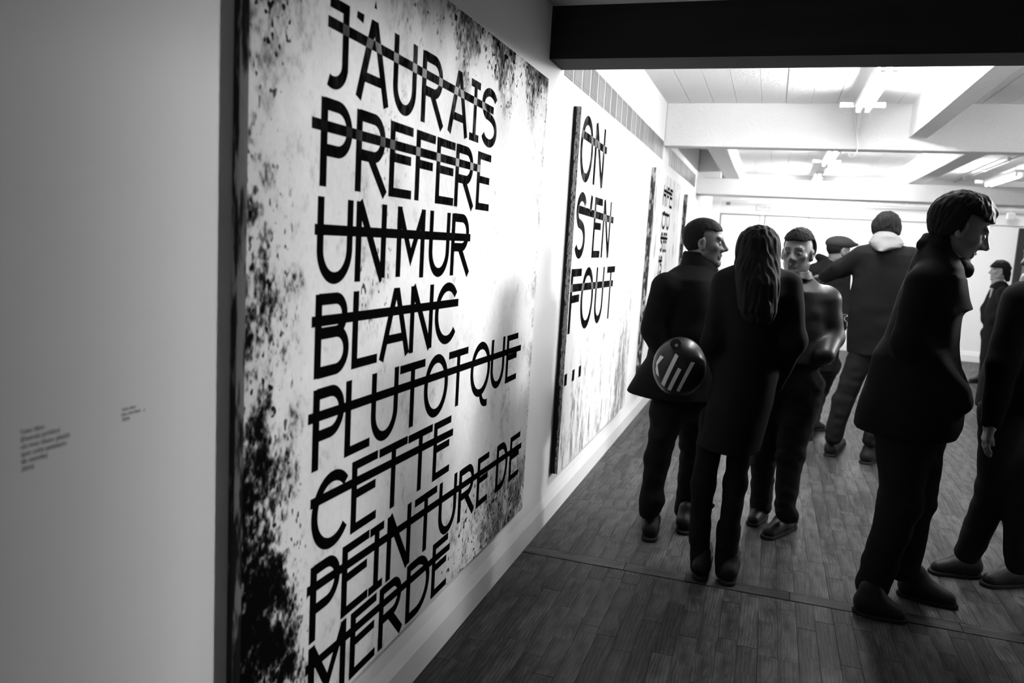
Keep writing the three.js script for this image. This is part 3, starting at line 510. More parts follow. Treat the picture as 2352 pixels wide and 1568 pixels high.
function person(spec) {
  const B = spec.base, root = thing('person', [B[0], 0, B[1]], spec.label, 'person');
  const local = (g) => { g.translate(-B[0], 0, -B[1]); return g; };
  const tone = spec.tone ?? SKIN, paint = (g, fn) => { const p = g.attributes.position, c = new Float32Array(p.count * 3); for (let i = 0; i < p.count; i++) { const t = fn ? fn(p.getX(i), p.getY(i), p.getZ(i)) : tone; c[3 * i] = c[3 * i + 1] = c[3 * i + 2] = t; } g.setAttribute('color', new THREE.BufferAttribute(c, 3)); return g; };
  // body: one surface, coarse for the trunk and limbs, fine for head and hands
  const gs = [], h = spec.head, to = headFrame(h), neckTop = h.neckTop ?? [h.c[0] - Math.sin(h.yaw) * 0.025, h.c[1] - 0.06, h.c[2] - Math.cos(h.yaw) * 0.025];
  const trunk = [P3.rc(neckTop, spec.neck, 0.052, 0.058), ...spec.body];
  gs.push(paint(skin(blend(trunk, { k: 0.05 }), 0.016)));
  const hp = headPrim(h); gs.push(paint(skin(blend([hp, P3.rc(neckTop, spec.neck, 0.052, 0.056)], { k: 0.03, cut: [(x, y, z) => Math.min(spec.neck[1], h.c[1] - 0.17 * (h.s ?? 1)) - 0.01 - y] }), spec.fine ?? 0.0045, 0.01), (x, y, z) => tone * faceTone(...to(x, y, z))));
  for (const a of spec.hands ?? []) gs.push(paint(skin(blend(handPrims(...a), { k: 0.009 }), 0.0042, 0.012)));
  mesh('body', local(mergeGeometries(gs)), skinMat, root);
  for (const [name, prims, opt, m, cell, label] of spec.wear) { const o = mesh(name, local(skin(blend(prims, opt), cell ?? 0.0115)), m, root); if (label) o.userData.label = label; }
  for (const [hx, tx, y = 0, w = 1, m] of spec.shoes ?? []) {
    const a = [hx[0], y, hx[1]], b = [tx[0], y, tx[1]], up = (p, q) => [p[0], p[1] + q, p[2]], mix = (t, q) => [a[0] + (b[0] - a[0]) * t, y + q, a[2] + (b[2] - a[2]) * t];
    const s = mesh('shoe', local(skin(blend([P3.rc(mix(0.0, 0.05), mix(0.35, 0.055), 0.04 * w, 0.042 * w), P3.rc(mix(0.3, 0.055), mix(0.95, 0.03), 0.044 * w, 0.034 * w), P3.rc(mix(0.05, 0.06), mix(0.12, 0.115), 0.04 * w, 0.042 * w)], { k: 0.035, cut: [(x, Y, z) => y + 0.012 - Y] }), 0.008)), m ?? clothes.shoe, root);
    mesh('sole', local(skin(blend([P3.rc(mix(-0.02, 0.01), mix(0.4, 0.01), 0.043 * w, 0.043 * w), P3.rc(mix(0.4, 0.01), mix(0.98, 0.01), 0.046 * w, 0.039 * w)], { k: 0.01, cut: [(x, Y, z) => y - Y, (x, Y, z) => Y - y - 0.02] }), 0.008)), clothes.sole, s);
  }
  return root;
}
const rc = P3.rc, el = P3.el, loft = P3.loft;
const leg = (h, k, a, r) => [rc(h, k, r[0], r[1]), rc(k, a, r[1], r[2])];
// hair: shell round the skull, open over the face; line is the hairline height in head axes
function hairPrims(h, { grow = 0.012, line = 0.055, back = -0.07, tuft = 0.006, side = 0.02, lift = 0 } = {}) {
  const to = headFrame(h), s = h.s ?? 1;
  return { f: (x, y, z) => {
    const [a, b, c] = to(x, y, z), r = [0.074 + grow, 0.09 + grow + lift, 0.098 + grow], k = Math.hypot(a / r[0], (b - 0.03) / r[1], (c + 0.016) / r[2]); let d = (k - 1) * 0.085;
    d += tuft * (n3(a * 110 + 5, b * 22, c * 110 + 3) - 0.5) * 1.2 + tuft * (n3(a * 32 + 2, b * 26, c * 32) - 0.5);
    const face = Math.min(c - 0.015 - side + 0.9 * Math.max(0, b - line) * 3, 0.2); // in front of this plane there is no hair below the hairline
    d = Math.max(d, Math.min(c + 0.012 - side + (b < -0.02 ? (-(b + 0.02)) * 1.4 : 0), line - b + (c > 0.05 ? (0.085 - c) * -0.25 : 0)));
    d = Math.max(d, back - b); return d * s; }, lo: h.c.map((v) => v - 0.15 * s), hi: h.c.map((v) => v + 0.15 * s) };
}
const bodyOf = (J) => [
  loft([[J.neck[0], J.neck[1], J.neck[2], 0.06, 0.06], [J.chest[0], J.chest[1], J.chest[2], 0.1, 0.08], [J.pelvis[0], J.pelvis[1], J.pelvis[2], 0.11, 0.09]]),
  rc(J.sL, J.eL, 0.045, 0.038), rc(J.eL, J.wL, 0.036, 0.027), rc(J.sR, J.eR, 0.045, 0.038), rc(J.eR, J.wR, 0.036, 0.027), rc(J.sL, J.sR, 0.05, 0.05),
  rc(J.hL, J.kL, 0.052, 0.038), rc(J.kL, J.aL, 0.036, 0.028), rc(J.hR, J.kR, 0.052, 0.038), rc(J.kR, J.aR, 0.036, 0.028), rc(J.hL, J.hR, 0.055, 0.055)];
const sleeves = (J, r = [0.072, 0.06, 0.045]) => [rc(J.sL, J.eL, r[0], r[1]), rc(J.eL, J.wL, r[1], r[2]), rc(J.sR, J.eR, r[0], r[1]), rc(J.eR, J.wR, r[1], r[2])];
const pants = (J, l, r, w = 0.1) => [...leg(J.hL, J.kL, J.aL, l), ...leg(J.hR, J.kR, J.aR, r ?? l), rc(J.hL, J.hR, w, w), rc([J.pelvis[0], J.pelvis[1] + 0.1, J.pelvis[2]], J.pelvis, w + 0.02, w + 0.02)];
const F3 = (p, y) => [p[0], y, p[1]];

// man in the long flared coat, holding the helmet
{
  const J = { neck: [0.706, 1.441, -4.3], chest: [0.672, 1.281, -4.3], pelvis: [0.675, 0.785, -4.3], sR: [0.563, 1.349, -4.15], eR: [0.512, 1.125, -4.13], wR: [0.611, 0.926, -4.1], sL: [0.709, 1.359, -4.46], eL: [0.751, 1.106, -4.5], wL: [0.846, 1.029, -4.4],
    hR: [0.615, 0.697, -4.22], kR: [0.583, 0.417, -4.19], aR: [0.565, 0.159, -4.15], hL: [0.737, 0.678, -4.4], kL: [0.748, 0.364, -4.45], aL: [0.724, 0.064, -4.5] };
  const head = { c: [0.725, 1.589, -4.3], yaw: 1.5, pitch: 0.04, s: 1.02 };
  person({
    base: [0.647, -4.322], label: 'man in a long flared black coat holding a striped helmet, close-cropped hair, head in profile', head, neck: J.neck, body: bodyOf(J),
    hands: [[J.wR, [0.7, -0.6, 0.1], [0, 0, 1], [0.7, 0.5, 0], 0.5], [J.wL, [0.7, 0.1, 0.2], [0, -0.5, -0.5], [0, 0.9, 0], 0.6]],
    wear: [
      ['hair', [hairPrims(head, { grow: 0.009, line: 0.068, side: 0.012, tuft: 0.002 })], {}, clothes.hair, 0.006],
      ['coat', [loft([[0.71, 1.485, -4.3, 0.08, 0.085], [0.688, 1.449, -4.3, 0.115, 0.13], [0.658, 1.396, -4.3, 0.154, 0.19], [0.656, 1.28, -4.3, 0.173, 0.2], [0.667, 1.07, -4.3, 0.18, 0.19], [0.663, 0.96, -4.3, 0.194, 0.2], [0.641, 0.877, -4.3, 0.222, 0.22], [0.622, 0.765, -4.3, 0.245, 0.24]]), ...sleeves(J, [0.082, 0.062, 0.05])], { k: 0.03, fold: 0.005, freq: 9 }, clothes.coat],
      ['collar', [loft([[0.682, 1.54, -4.3, 0.064, 0.08], [0.694, 1.495, -4.3, 0.083, 0.095], [0.702, 1.445, -4.3, 0.106, 0.11]])], { k: 0.02, fold: 0.003 }, clothes.coat, 0.009],
      ['trousers', [...pants(J, [0.095, 0.068, 0.056], [0.09, 0.064, 0.058]), rc([0.575, 0.209, -4.15], [0.6, 0.218, -4.15], 0.052, 0.05)], { k: 0.03, fold: 0.006, freq: 17 }, clothes.denim],
    ],
    shoes: [[[0.584, -4.126], [0.53, -4.636]], [[0.743, -4.319], [0.744, -4.818]]],
  });
  // the helmet, shell with star and stripes
  const c = [0.684, 0.979, -3.9], rx = 0.128, ry = 0.146, rz = 0.14;
  const o = thing('motorcycle_helmet', [c[0], c[1] - ry, c[2]], 'dark glossy helmet with pale star and stripes, held against the flared coat', 'helmet');
  const gloss = new THREE.MeshPhysicalMaterial({ color: grey(0.012), roughness: 0.42, clearcoat: 0.12, clearcoatRoughness: 0.2, specularIntensity: 0.3 }), pale = new THREE.MeshPhysicalMaterial({ color: grey(0.6), roughness: 0.6, specularIntensity: 0.3 });
  const shell = blend([el([0, ry, 0], [rx, ry, rz])], { sub: [(x, y, z) => Math.hypot((x - 0.02) / 1, (y - ry + 0.06), (z + 0.1)) - 0.1], cut: [(x, y, z) => 0.014 - y] });
  mesh('shell', skin(shell, 0.006), gloss, o);
  const onShell = (q, lift = 0.0015) => { const x = q[0] - c[0], y = q[1] - c[1], k = clamp(1 - (x / rx) ** 2 - (y / ry) ** 2, 0.0004, 1); return [x * (1 + lift * 3), y + ry, rz * Math.sqrt(k) + lift]; };
  const patch = (name, poly, n = 14) => { // quad a b c d laid on the shell
    const [a, b, d, e] = poly, pos = [], idx = [];
    for (let j = 0; j <= n; j++) for (let i = 0; i <= 4; i++) { const u = i / 4, v = j / n; pos.push(...onShell([0, 1].map((k) => (a[k] * (1 - u) + b[k] * u) * (1 - v) + (e[k] * (1 - u) + d[k] * u) * v))); }
    for (let j = 0; j < n; j++) for (let i = 0; i < 4; i++) { const q = j * 5 + i; idx.push(q, q + 5, q + 1, q + 1, q + 5, q + 6); }
    const g = new THREE.BufferGeometry(); g.setAttribute('position', new THREE.Float32BufferAttribute(pos, 3)); g.setIndex(idx); g.computeVertexNormals(); return mesh(name, g, pale, o);
  };
  patch('stripe', [[0.673, 1.059, -3.775], [0.689, 1.048, -3.775], [0.631, 0.889, -3.775], [0.615, 0.902, -3.775]]);
  patch('stripe', [[0.693, 0.995, -3.775], [0.709, 0.987, -3.775], [0.663, 0.872, -3.775], [0.646, 0.878, -3.775]]);
  patch('stripe', [[0.748, 1.025, -3.775], [0.765, 1.021, -3.775], [0.704, 0.872, -3.775], [0.69, 0.877, -3.775]]);
  patch('star', [[0.6, 1.039, -3.82], [0.619, 1.034, -3.82], [0.591, 0.993, -3.82], [0.582, 1.001, -3.82]], 6); patch('star', [[0.582, 1.001, -3.82], [0.591, 0.993, -3.82], [0.604, 0.935, -3.82], [0.587, 0.946, -3.82]], 6); patch('star', [[0.6, 1.039, -3.82], [0.582, 1.001, -3.82], [0.587, 0.946, -3.82], [0.581, 0.971, -3.82]], 6);
  const piv = onShell([0.668, 1.094, -3.82]); const d1 = mesh('visor_pivot', cyl([piv[0], piv[1], piv[2] - 0.004], [piv[0], piv[1] + 0.006, piv[2] + 0.008], 0.026, 24), gloss, o);
  mesh('pivot_screw', cyl([piv[0] + 0.004, piv[1], piv[2] + 0.008], [piv[0] + 0.004, piv[1] + 0.001, piv[2] + 0.013], 0.008, 12), std(0.35, 0.3, { metalness: 0.6 }), o);
}
// woman with long hair, back to the viewer
{
  const J = { neck: [1.01, 1.485, -3.82], chest: [1.01, 1.334, -3.82], pelvis: [0.973, 0.77, -3.84], sL: [0.874, 1.395, -3.82], eL: [0.846, 1.132, -3.76], wL: [0.903, 0.909, -3.98], sR: [1.142, 1.414, -3.82], eR: [1.191, 1.165, -3.76], wR: [1.135, 0.935, -3.98],
    hL: [0.878, 0.748, -3.84], kL: [0.85, 0.436, -3.82], aL: [0.86, 0.167, -3.78], hR: [1.005, 0.764, -3.84], kR: [1.001, 0.47, -3.82], aR: [0.987, 0.157, -3.78] };
  const head = { c: [1.003, 1.552, -3.83], yaw: Math.PI - 0.15, pitch: 0.05, s: 0.96 };
  person({
    base: [0.945, -3.771], label: 'woman with long straight dark hair seen from behind, in a black coat and boots', head, neck: J.neck, body: bodyOf(J),
    wear: [
      ['hair', [el([1.001, 1.576, -3.82], [0.098, 0.105, 0.115]), loft([[0.994, 1.652, -3.8, 0.038, 0.06], [0.998, 1.613, -3.8, 0.073, 0.09], [1.002, 1.554, -3.79, 0.092, 0.105], [1.005, 1.503, -3.76, 0.1, 0.1], [1.014, 1.419, -3.7, 0.097, 0.08], [1.027, 1.296, -3.66, 0.079, 0.06], [1.031, 1.245, -3.65, 0.051, 0.03]])], { k: 0.03, strand: 0.012 }, clothes.hair, 0.0065],
      ['coat', [loft([[1.01, 1.509, -3.82, 0.073, 0.07], [1, 1.488, -3.82, 0.11, 0.1], [0.994, 1.454, -3.82, 0.15, 0.13], [1.002, 1.374, -3.82, 0.169, 0.15], [1.011, 1.193, -3.82, 0.164, 0.15], [1.001, 1.006, -3.83, 0.148, 0.15], [0.979, 0.813, -3.84, 0.146, 0.17], [0.952, 0.627, -3.84, 0.147, 0.18]]), ...sleeves(J, [0.068, 0.056, 0.045])], { k: 0.035, fold: 0.004, freq: 9 }, clothes.coat],
      ['trousers', pants(J, [0.07, 0.054, 0.05], [0.068, 0.05, 0.05], 0.07), { k: 0.03, fold: 0.004, freq: 16 }, clothes.dark],
      ['boot', [rc([0.857, 0.218, -3.79], [0.874, 0.042, -3.77], 0.05, 0.045), rc([0.904, 0.336, -3.82], [0.878, 0.317, -3.8], 0.012, 0.02)], { k: 0.02, fold: 0.003 }, clothes.dark, 0.009],
      ['boot', [rc([0.99, 0.248, -3.8], [0.992, 0.042, -3.77], 0.056, 0.048)], { k: 0.02, fold: 0.003 }, clothes.dark, 0.009],
    ],
    shoes: [[[0.883, -3.726], [0.882, -4.114], 0, 0.9], [[1.008, -3.732], [1.018, -4.129], 0, 0.95]],
  });
}
// man in the leather jacket, facing the viewer
{
  const J = { neck: [1.207, 1.444, -4.62], chest: [1.236, 1.284, -4.62], pelvis: [1.242, 0.85, -4.6], sL: [1.359, 1.319, -4.6], eL: [1.405, 1.119, -4.62], wL: [1.374, 1.04, -4.45], sR: [1.098, 1.297, -4.62], eR: [1.101, 1.078, -4.62], wR: [1.144, 0.981, -4.45],
    hL: [1.29, 0.83, -4.6], kL: [1.263, 0.455, -4.55], aL: [1.264, 0.158, -4.5], hR: [1.172, 0.814, -4.62], kR: [1.128, 0.391, -4.68], aR: [1.141, 0.089, -4.74] };
  const head = { c: [1.195, 1.563, -4.6], yaw: -0.32, pitch: 0.06, s: 1.0 };
  person({
    base: [1.239, -4.62], label: 'man with receding dark hair in a black leather jacket, facing out over her shoulder', head, neck: J.neck, body: bodyOf(J),
    wear: [
      ['hair', [hairPrims(head, { grow: 0.014, line: 0.074, side: -0.012, tuft: 0.005, lift: 0.008 })], {}, clothes.hair, 0.006],
      ['leather_jacket', [loft([[1.21, 1.449, -4.62, 0.064, 0.08], [1.212, 1.414, -4.62, 0.101, 0.11], [1.224, 1.36, -4.62, 0.154, 0.15], [1.232, 1.235, -4.62, 0.169, 0.16], [1.241, 1.091, -4.62, 0.163, 0.16], [1.262, 0.973, -4.61, 0.169, 0.165]]), ...sleeves(J, [0.085, 0.072, 0.055])], { k: 0.03, fold: 0.004, freq: 12 }, clothes.leather],
      ['collar', [loft([[1.206, 1.469, -4.6, 0.069, 0.095], [1.21, 1.424, -4.6, 0.087, 0.115]])], { fold: 0.003 }, clothes.leather, 0.009],
      ['trousers', [...pants(J, [0.12, 0.072, 0.055], [0.11, 0.07, 0.062]), rc([1.274, 0.125, -4.5], [1.305, 0.13, -4.5], 0.045, 0.04)], { k: 0.03, fold: 0.006, freq: 20 }, clothes.denim],
    ],
    shoes: [[[1.303, -4.676], [1.185, -4.44], 0, 1.05], [[1.148, -4.804], [1.103, -4.62], 0, 1]],
  });
}
// man in the flat cap, further back
{
  const J = { neck: [1.556, 1.497, -7.42], chest: [1.558, 1.33, -7.42], pelvis: [1.578, 0.641, -7.42], sL: [1.435, 1.417, -7.4], eL: [1.438, 1.17, -7.4], wL: [1.545, 1.022, -7.2], sR: [1.646, 1.442, -7.42], eR: [1.677, 1.189, -7.4], wR: [1.684, 0.977, -7.3],
    hL: [1.54, 0.598, -7.42], kL: [1.52, 0.36, -7.42], aL: [1.538, 0.105, -7.42], hR: [1.625, 0.607, -7.42], kR: [1.582, 0.337, -7.6], aR: [1.521, 0.109, -7.2] };
  const head = { c: [1.606, 1.612, -7.4], yaw: 2.1, pitch: 0.12, s: 0.98 }, fd = [Math.sin(2.1), Math.cos(2.1)];
  person({
    base: [1.58, -7.472], label: 'man in a flat tweed cap and dark jacket holding a small camera', head, neck: J.neck, body: bodyOf(J), fine: 0.006,
    hands: [[J.wR, [-0.3, 0.2, 0.7], [-1, 0, 0], [0, 1, 0], 0.7], [J.wL, [0.6, 0.1, 0.6], [1, 0, 0], [0, 1, 0], 0.6]],
    wear: [
      ['hair', [hairPrims(head, { grow: 0.003, line: 0.03, side: 0.0, tuft: 0.001, back: -0.045 })], {}, clothes.hair, 0.008],
      ['flat_cap', [el([head.c[0] + fd[0] * 0.0, head.c[1] + 0.068, head.c[2] + fd[1] * 0.0], [0.098, 0.062, 0.122], 2.1), el([head.c[0] + fd[0] * 0.1, head.c[1] + 0.062, head.c[2] + fd[1] * 0.1], [0.075, 0.02, 0.075], 2.1)], { k: 0.03, cut: [(x, y, z) => head.c[1] + 0.03 - y] }, clothes.tweed, 0.009],
      ['jacket', [loft([[1.55, 1.534, -7.42, 0.051, 0.07], [1.544, 1.503, -7.42, 0.095, 0.11], [1.543, 1.443, -7.42, 0.123, 0.15], [1.566, 1.179, -7.42, 0.127, 0.16], [1.583, 0.873, -7.42, 0.113, 0.16], [1.596, 0.565, -7.42, 0.103, 0.17]]), ...sleeves(J, [0.08, 0.065, 0.05]), rc([1.45, 1.55, -7.4], [1.505, 1.531, -7.4], 0.03, 0.03)], { k: 0.03, fold: 0.006, freq: 10 }, clothes.coat, 0.014],
      ['trousers', pants(J, [0.1, 0.075, 0.06]), { k: 0.03, fold: 0.006, freq: 14 }, clothes.denim, 0.014],
    ],
    shoes: [[[1.531, -7.517], [1.643, -7.548], 0, 1], [[1.488, -7.166], [1.505, -7.075], 0, 1]],
  });
  const c = [1.704, 1.059, -7.05], o = thing('camera', [c[0], c[1] - 0.035, c[2]], 'small black camera with a bright lens ring in the cap wearer\'s hands', 'camera');
  mesh('camera_body', rbox(-0.055, 0, -0.05, 0.055, 0.07, -0.015, 0.006), std(0.02, 0.5), o); mesh('lens', cyl([0.004, 0.035, -0.02], [0.002, 0.035, 0.02], 0.026, 24), std(0.015, 0.4), o);
  const ring = new THREE.TorusGeometry(0.025, 0.0028, 8, 28); ring.translate(0.002, 0.035, 0.021); mesh('lens_ring', ring, std(0.6, 0.25, { metalness: 0.7 }), o);
}
// man with the pale hood
{
  const J = { neck: [1.865, 1.67, -6.55], chest: [1.883, 1.449, -6.55], pelvis: [1.873, 0.918, -6.55], sL: [1.706, 1.576, -6.55], eL: [1.575, 1.47, -6.62], wL: [1.489, 1.401, -6.85], sR: [2.046, 1.59, -6.55], eR: [2.129, 1.306, -6.5], wR: [2.151, 1.039, -6.6],
    hL: [1.801, 0.878, -6.55], kL: [1.696, 0.463, -6.56], aL: [1.655, 0.163, -6.57], hR: [1.982, 0.895, -6.55], kR: [1.952, 0.5, -6.52], aR: [1.919, 0.187, -6.5] };
  const head = { c: [1.861, 1.765, -6.6], yaw: Math.PI, pitch: 0.4, s: 1.0 };
  person({
    base: [1.818, -6.57], label: 'man seen from behind with a pale hood over a dark jacket, one arm reaching out', head, neck: J.neck, body: bodyOf(J), fine: 0.006,
    hands: [[J.wL, [-0.5, -0.1, -0.8], [0.2, -1, 0], [0.5, 0, -0.8], 0.5], [J.wR, [0, -1, -0.1], [-1, 0, 0], [0, 0, -1], 0.4]],
    wear: [
      ['hair', [hairPrims(head, { grow: 0.032, line: 0.05, side: 0.01, tuft: 0.006, back: -0.06 })], {}, clothes.hair, 0.007],
      ['hood', [loft([[1.853, 1.769, -6.54, 0.059, 0.07], [1.859, 1.731, -6.53, 0.092, 0.11], [1.865, 1.683, -6.52, 0.124, 0.13], [1.86, 1.653, -6.5, 0.106, 0.13], [1.818, 1.618, -6.46, 0.029, 0.1]])], { k: 0.03, fold: 0.005, freq: 14 }, clothes.fleece, 0.008],
      ['jacket', [loft([[1.868, 1.677, -6.56, 0.104, 0.09], [1.87, 1.651, -6.56, 0.17, 0.12], [1.872, 1.599, -6.56, 0.209, 0.15], [1.885, 1.416, -6.56, 0.221, 0.16], [1.89, 1.219, -6.56, 0.233, 0.16], [1.9, 0.953, -6.56, 0.228, 0.15], [1.895, 0.835, -6.56, 0.213, 0.15]]), ...sleeves(J, [0.078, 0.066, 0.05])], { k: 0.03, fold: 0.005, freq: 10 }, clothes.coat, 0.013],
      ['trousers', pants(J, [0.1, 0.075, 0.066]), { k: 0.03, fold: 0.007, freq: 16 }, clothes.denim, 0.012],
    ],
    shoes: [[[1.648, -6.6], [1.767, -7.065], 0, 1.1], [[1.898, -6.492], [2.031, -6.733], 0, 1.1]],
  });
}
// tall man with bowed head
{
  const J = { neck: [1.767, 1.604, -3.76], chest: [1.741, 1.395, -3.76], pelvis: [1.701, 0.938, -3.75], sR: [1.667, 1.46, -3.62], eR: [1.629, 1.219, -3.56], wR: [1.826, 1.03, -3.58], sL: [1.785, 1.486, -3.95], eL: [1.809, 1.171, -3.98], wL: [1.907, 0.981, -3.92],
    hR: [1.662, 0.865, -3.66], kR: [1.693, 0.527, -3.68], aR: [1.626, 0.112, -3.72], hL: [1.761, 0.84, -3.84], kL: [1.764, 0.504, -3.86], aL: [1.767, 0.17, -3.9] };
  const head = { c: [1.802, 1.698, -3.76], yaw: 1.5, pitch: 0.4, s: 1.12 };
  person({
    base: [1.722, -3.725], label: 'tall man in a three-quarter black coat with head bowed and hands in pockets', head, neck: J.neck, body: bodyOf(J),
    wear: [
      ['hair', [hairPrims(head, { grow: 0.018, line: 0.062, side: 0.01, tuft: 0.004, back: -0.075, lift: 0.004 }), rc([1.868, 1.807, -3.76], [1.917, 1.77, -3.76], 0.035, 0.018)], { k: 0.02 }, clothes.hair, 0.006],
      ['coat', [loft([[1.712, 1.648, -3.76, 0.049, 0.08], [1.723, 1.588, -3.76, 0.081, 0.13], [1.729, 1.539, -3.76, 0.101, 0.17], [1.727, 1.487, -3.76, 0.11, 0.2], [1.717, 1.352, -3.76, 0.128, 0.22], [1.704, 1.227, -3.76, 0.144, 0.22], [1.694, 1.15, -3.76, 0.168, 0.22], [1.7, 1.032, -3.76, 0.188, 0.23], [1.698, 0.955, -3.76, 0.203, 0.23], [1.692, 0.873, -3.76, 0.212, 0.23], [1.682, 0.817, -3.76, 0.203, 0.22]]), ...sleeves(J, [0.078, 0.066, 0.055]), rc([1.836, 1.024, -3.62], [1.856, 0.99, -3.62], 0.045, 0.05), loft([[1.785, 1.482, -3.76, 0.05, 0.12], [1.797, 1.44, -3.76, 0.057, 0.13], [1.817, 1.368, -3.76, 0.069, 0.14]])], { k: 0.04, fold: 0.004, freq: 8 }, clothes.coat],
      ['scarf', [rc([1.809, 1.548, -3.72], [1.843, 1.528, -3.74], 0.035, 0.03), rc([1.682, 1.654, -3.76], [1.667, 1.631, -3.74], 0.025, 0.03), loft([[1.716, 1.67, -3.76, 0.046, 0.085], [1.732, 1.607, -3.76, 0.062, 0.1], [1.754, 1.54, -3.76, 0.082, 0.115]])], { k: 0.03, fold: 0.006, freq: 16 }, clothes.wool, 0.01],
      ['trousers', [...pants(J, [0.11, 0.095, 0.078], [0.11, 0.088, 0.07]), rc(J.hR, [1.795, 0.677, -3.7], 0.11, 0.04), rc([1.831, 0.481, -3.84], [1.793, 0.474, -3.84], 0.028, 0.05)], { k: 0.03, fold: 0.006, freq: 12 }, clothes.denim],
    ],
    shoes: [[[1.6, -3.669], [1.73, -3.653], 0, 1.15], [[1.819, -3.96], [1.981, -3.919], 0, 1.15]],
  });
}
// woman by the end wall
{
  const J = { neck: [3.842, 1.379, -11.6], chest: [3.878, 1.242, -11.6], pelvis: [3.886, 0.764, -11.6], sR: [3.866, 1.223, -11.75], eR: [3.796, 1.012, -11.75], wR: [3.771, 0.863, -11.65], sL: [3.891, 1.238, -11.45], eL: [3.924, 1.022, -11.42], wL: [3.824, 0.879, -11.5],
    hR: [3.84, 0.698, -11.65], kR: [3.838, 0.382, -11.65], aR: [3.836, 0.086, -11.62], hL: [3.929, 0.716, -11.55], kL: [3.905, 0.408, -11.5], aL: [3.9, 0.078, -11.5] };
  const head = { c: [3.842, 1.502, -11.6], yaw: -1.45, pitch: 0.02, s: 1.0 };
  person({
    base: [3.909, -11.743], label: 'short-haired woman in a dark collared coat standing before the end wall', head, neck: J.neck, body: bodyOf(J), fine: 0.006, tone: 0.2,
    wear: [
      ['hair', [hairPrims(head, { grow: 0.026, line: 0.045, side: 0.002, tuft: 0.008, back: -0.09, lift: 0.004 }), rc([3.934, 1.469, -11.6], [3.952, 1.403, -11.6], 0.05, 0.03)], { k: 0.02 }, clothes.hair, 0.01],
      ['coat', [loft([[3.868, 1.381, -11.6, 0.066, 0.08], [3.887, 1.326, -11.6, 0.093, 0.12], [3.9, 1.215, -11.6, 0.112, 0.17], [3.889, 1.018, -11.6, 0.137, 0.17], [3.898, 0.821, -11.6, 0.142, 0.17], [3.908, 0.51, -11.6, 0.15, 0.18], [3.913, 0.282, -11.6, 0.143, 0.18]]), ...sleeves(J, [0.075, 0.065, 0.05])], { k: 0.03, fold: 0.005, freq: 8 }, clothes.coat, 0.016],
      ['collar', [loft([[3.864, 1.375, -11.6, 0.071, 0.09], [3.858, 1.285, -11.6, 0.098, 0.12]])], { k: 0.02 }, clothes.coat, 0.012],
      ['trousers', pants(J, [0.09, 0.065, 0.055]), { k: 0.03 }, clothes.denim, 0.016],
    ],
    shoes: [[[3.904, -11.926], [3.748, -11.852], 0, 1], [[3.986, -11.834], [3.802, -11.558], 0, 1]],
  });
}
// walker cut by the edge of the frame
{
  const J = { neck: [2.217, 1.51, -4.15], chest: [2.232, 1.393, -4.15], pelvis: [2.217, 0.947, -4.15], sL: [2.116, 1.413, -3.98], eL: [2.07, 1.132, -3.95], wL: [2.063, 0.874, -3.96], sR: [2.259, 1.405, -4.32], eR: [2.264, 1.168, -4.4], wR: [2.239, 1.33, -4.42],
    hL: [2.141, 0.886, -4.1], kL: [2.163, 0.523, -4.15], aL: [2.106, 0.17, -4.22], hR: [2.247, 0.88, -4.2], kR: [2.255, 0.531, -4.1], aR: [2.272, 0.217, -4.05] };
  const head = { c: [2.239, 1.61, -4.15], yaw: -1.2, pitch: 0.1, s: 1.0 };
  person({
    base: [2.304, -4.449], label: 'person in a black jacket stepping in from beyond the opening, one hand hanging', head, neck: J.neck, body: bodyOf(J),
    hands: [[J.wL, [-0.12, -1, 0], [1, 0, 0], [0, 0, -1], 0.3, 1.05], [J.wR, [-0.25, 0.9, -0.1], [-0.4, 0, 0.9], [-0.8, 0.2, 0], 0.7]],
    wear: [
      ['hair', [hairPrims(head, { grow: 0.015, line: 0.05 })], {}, clothes.hair, 0.008],
      ['jacket', [loft([[2.218, 1.51, -4.15, 0.058, 0.08], [2.22, 1.481, -4.15, 0.094, 0.14], [2.228, 1.392, -4.15, 0.122, 0.19], [2.217, 1.252, -4.15, 0.141, 0.2], [2.204, 1.048, -4.15, 0.163, 0.21], [2.204, 0.905, -4.15, 0.164, 0.21]]), ...sleeves(J, [0.08, 0.065, 0.045])], { k: 0.02, fold: 0.004, freq: 8 }, clothes.coat],
      ['trousers', pants(J, [0.1, 0.075, 0.06]), { k: 0.03, fold: 0.005, freq: 12 }, clothes.denim],
    ],
    shoes: [[[2.17, -4.373], [2.003, -4.328], 0, 1.1], [[2.392, -4.378], [2.224, -4.271], 0, 1.1]],
  });
}

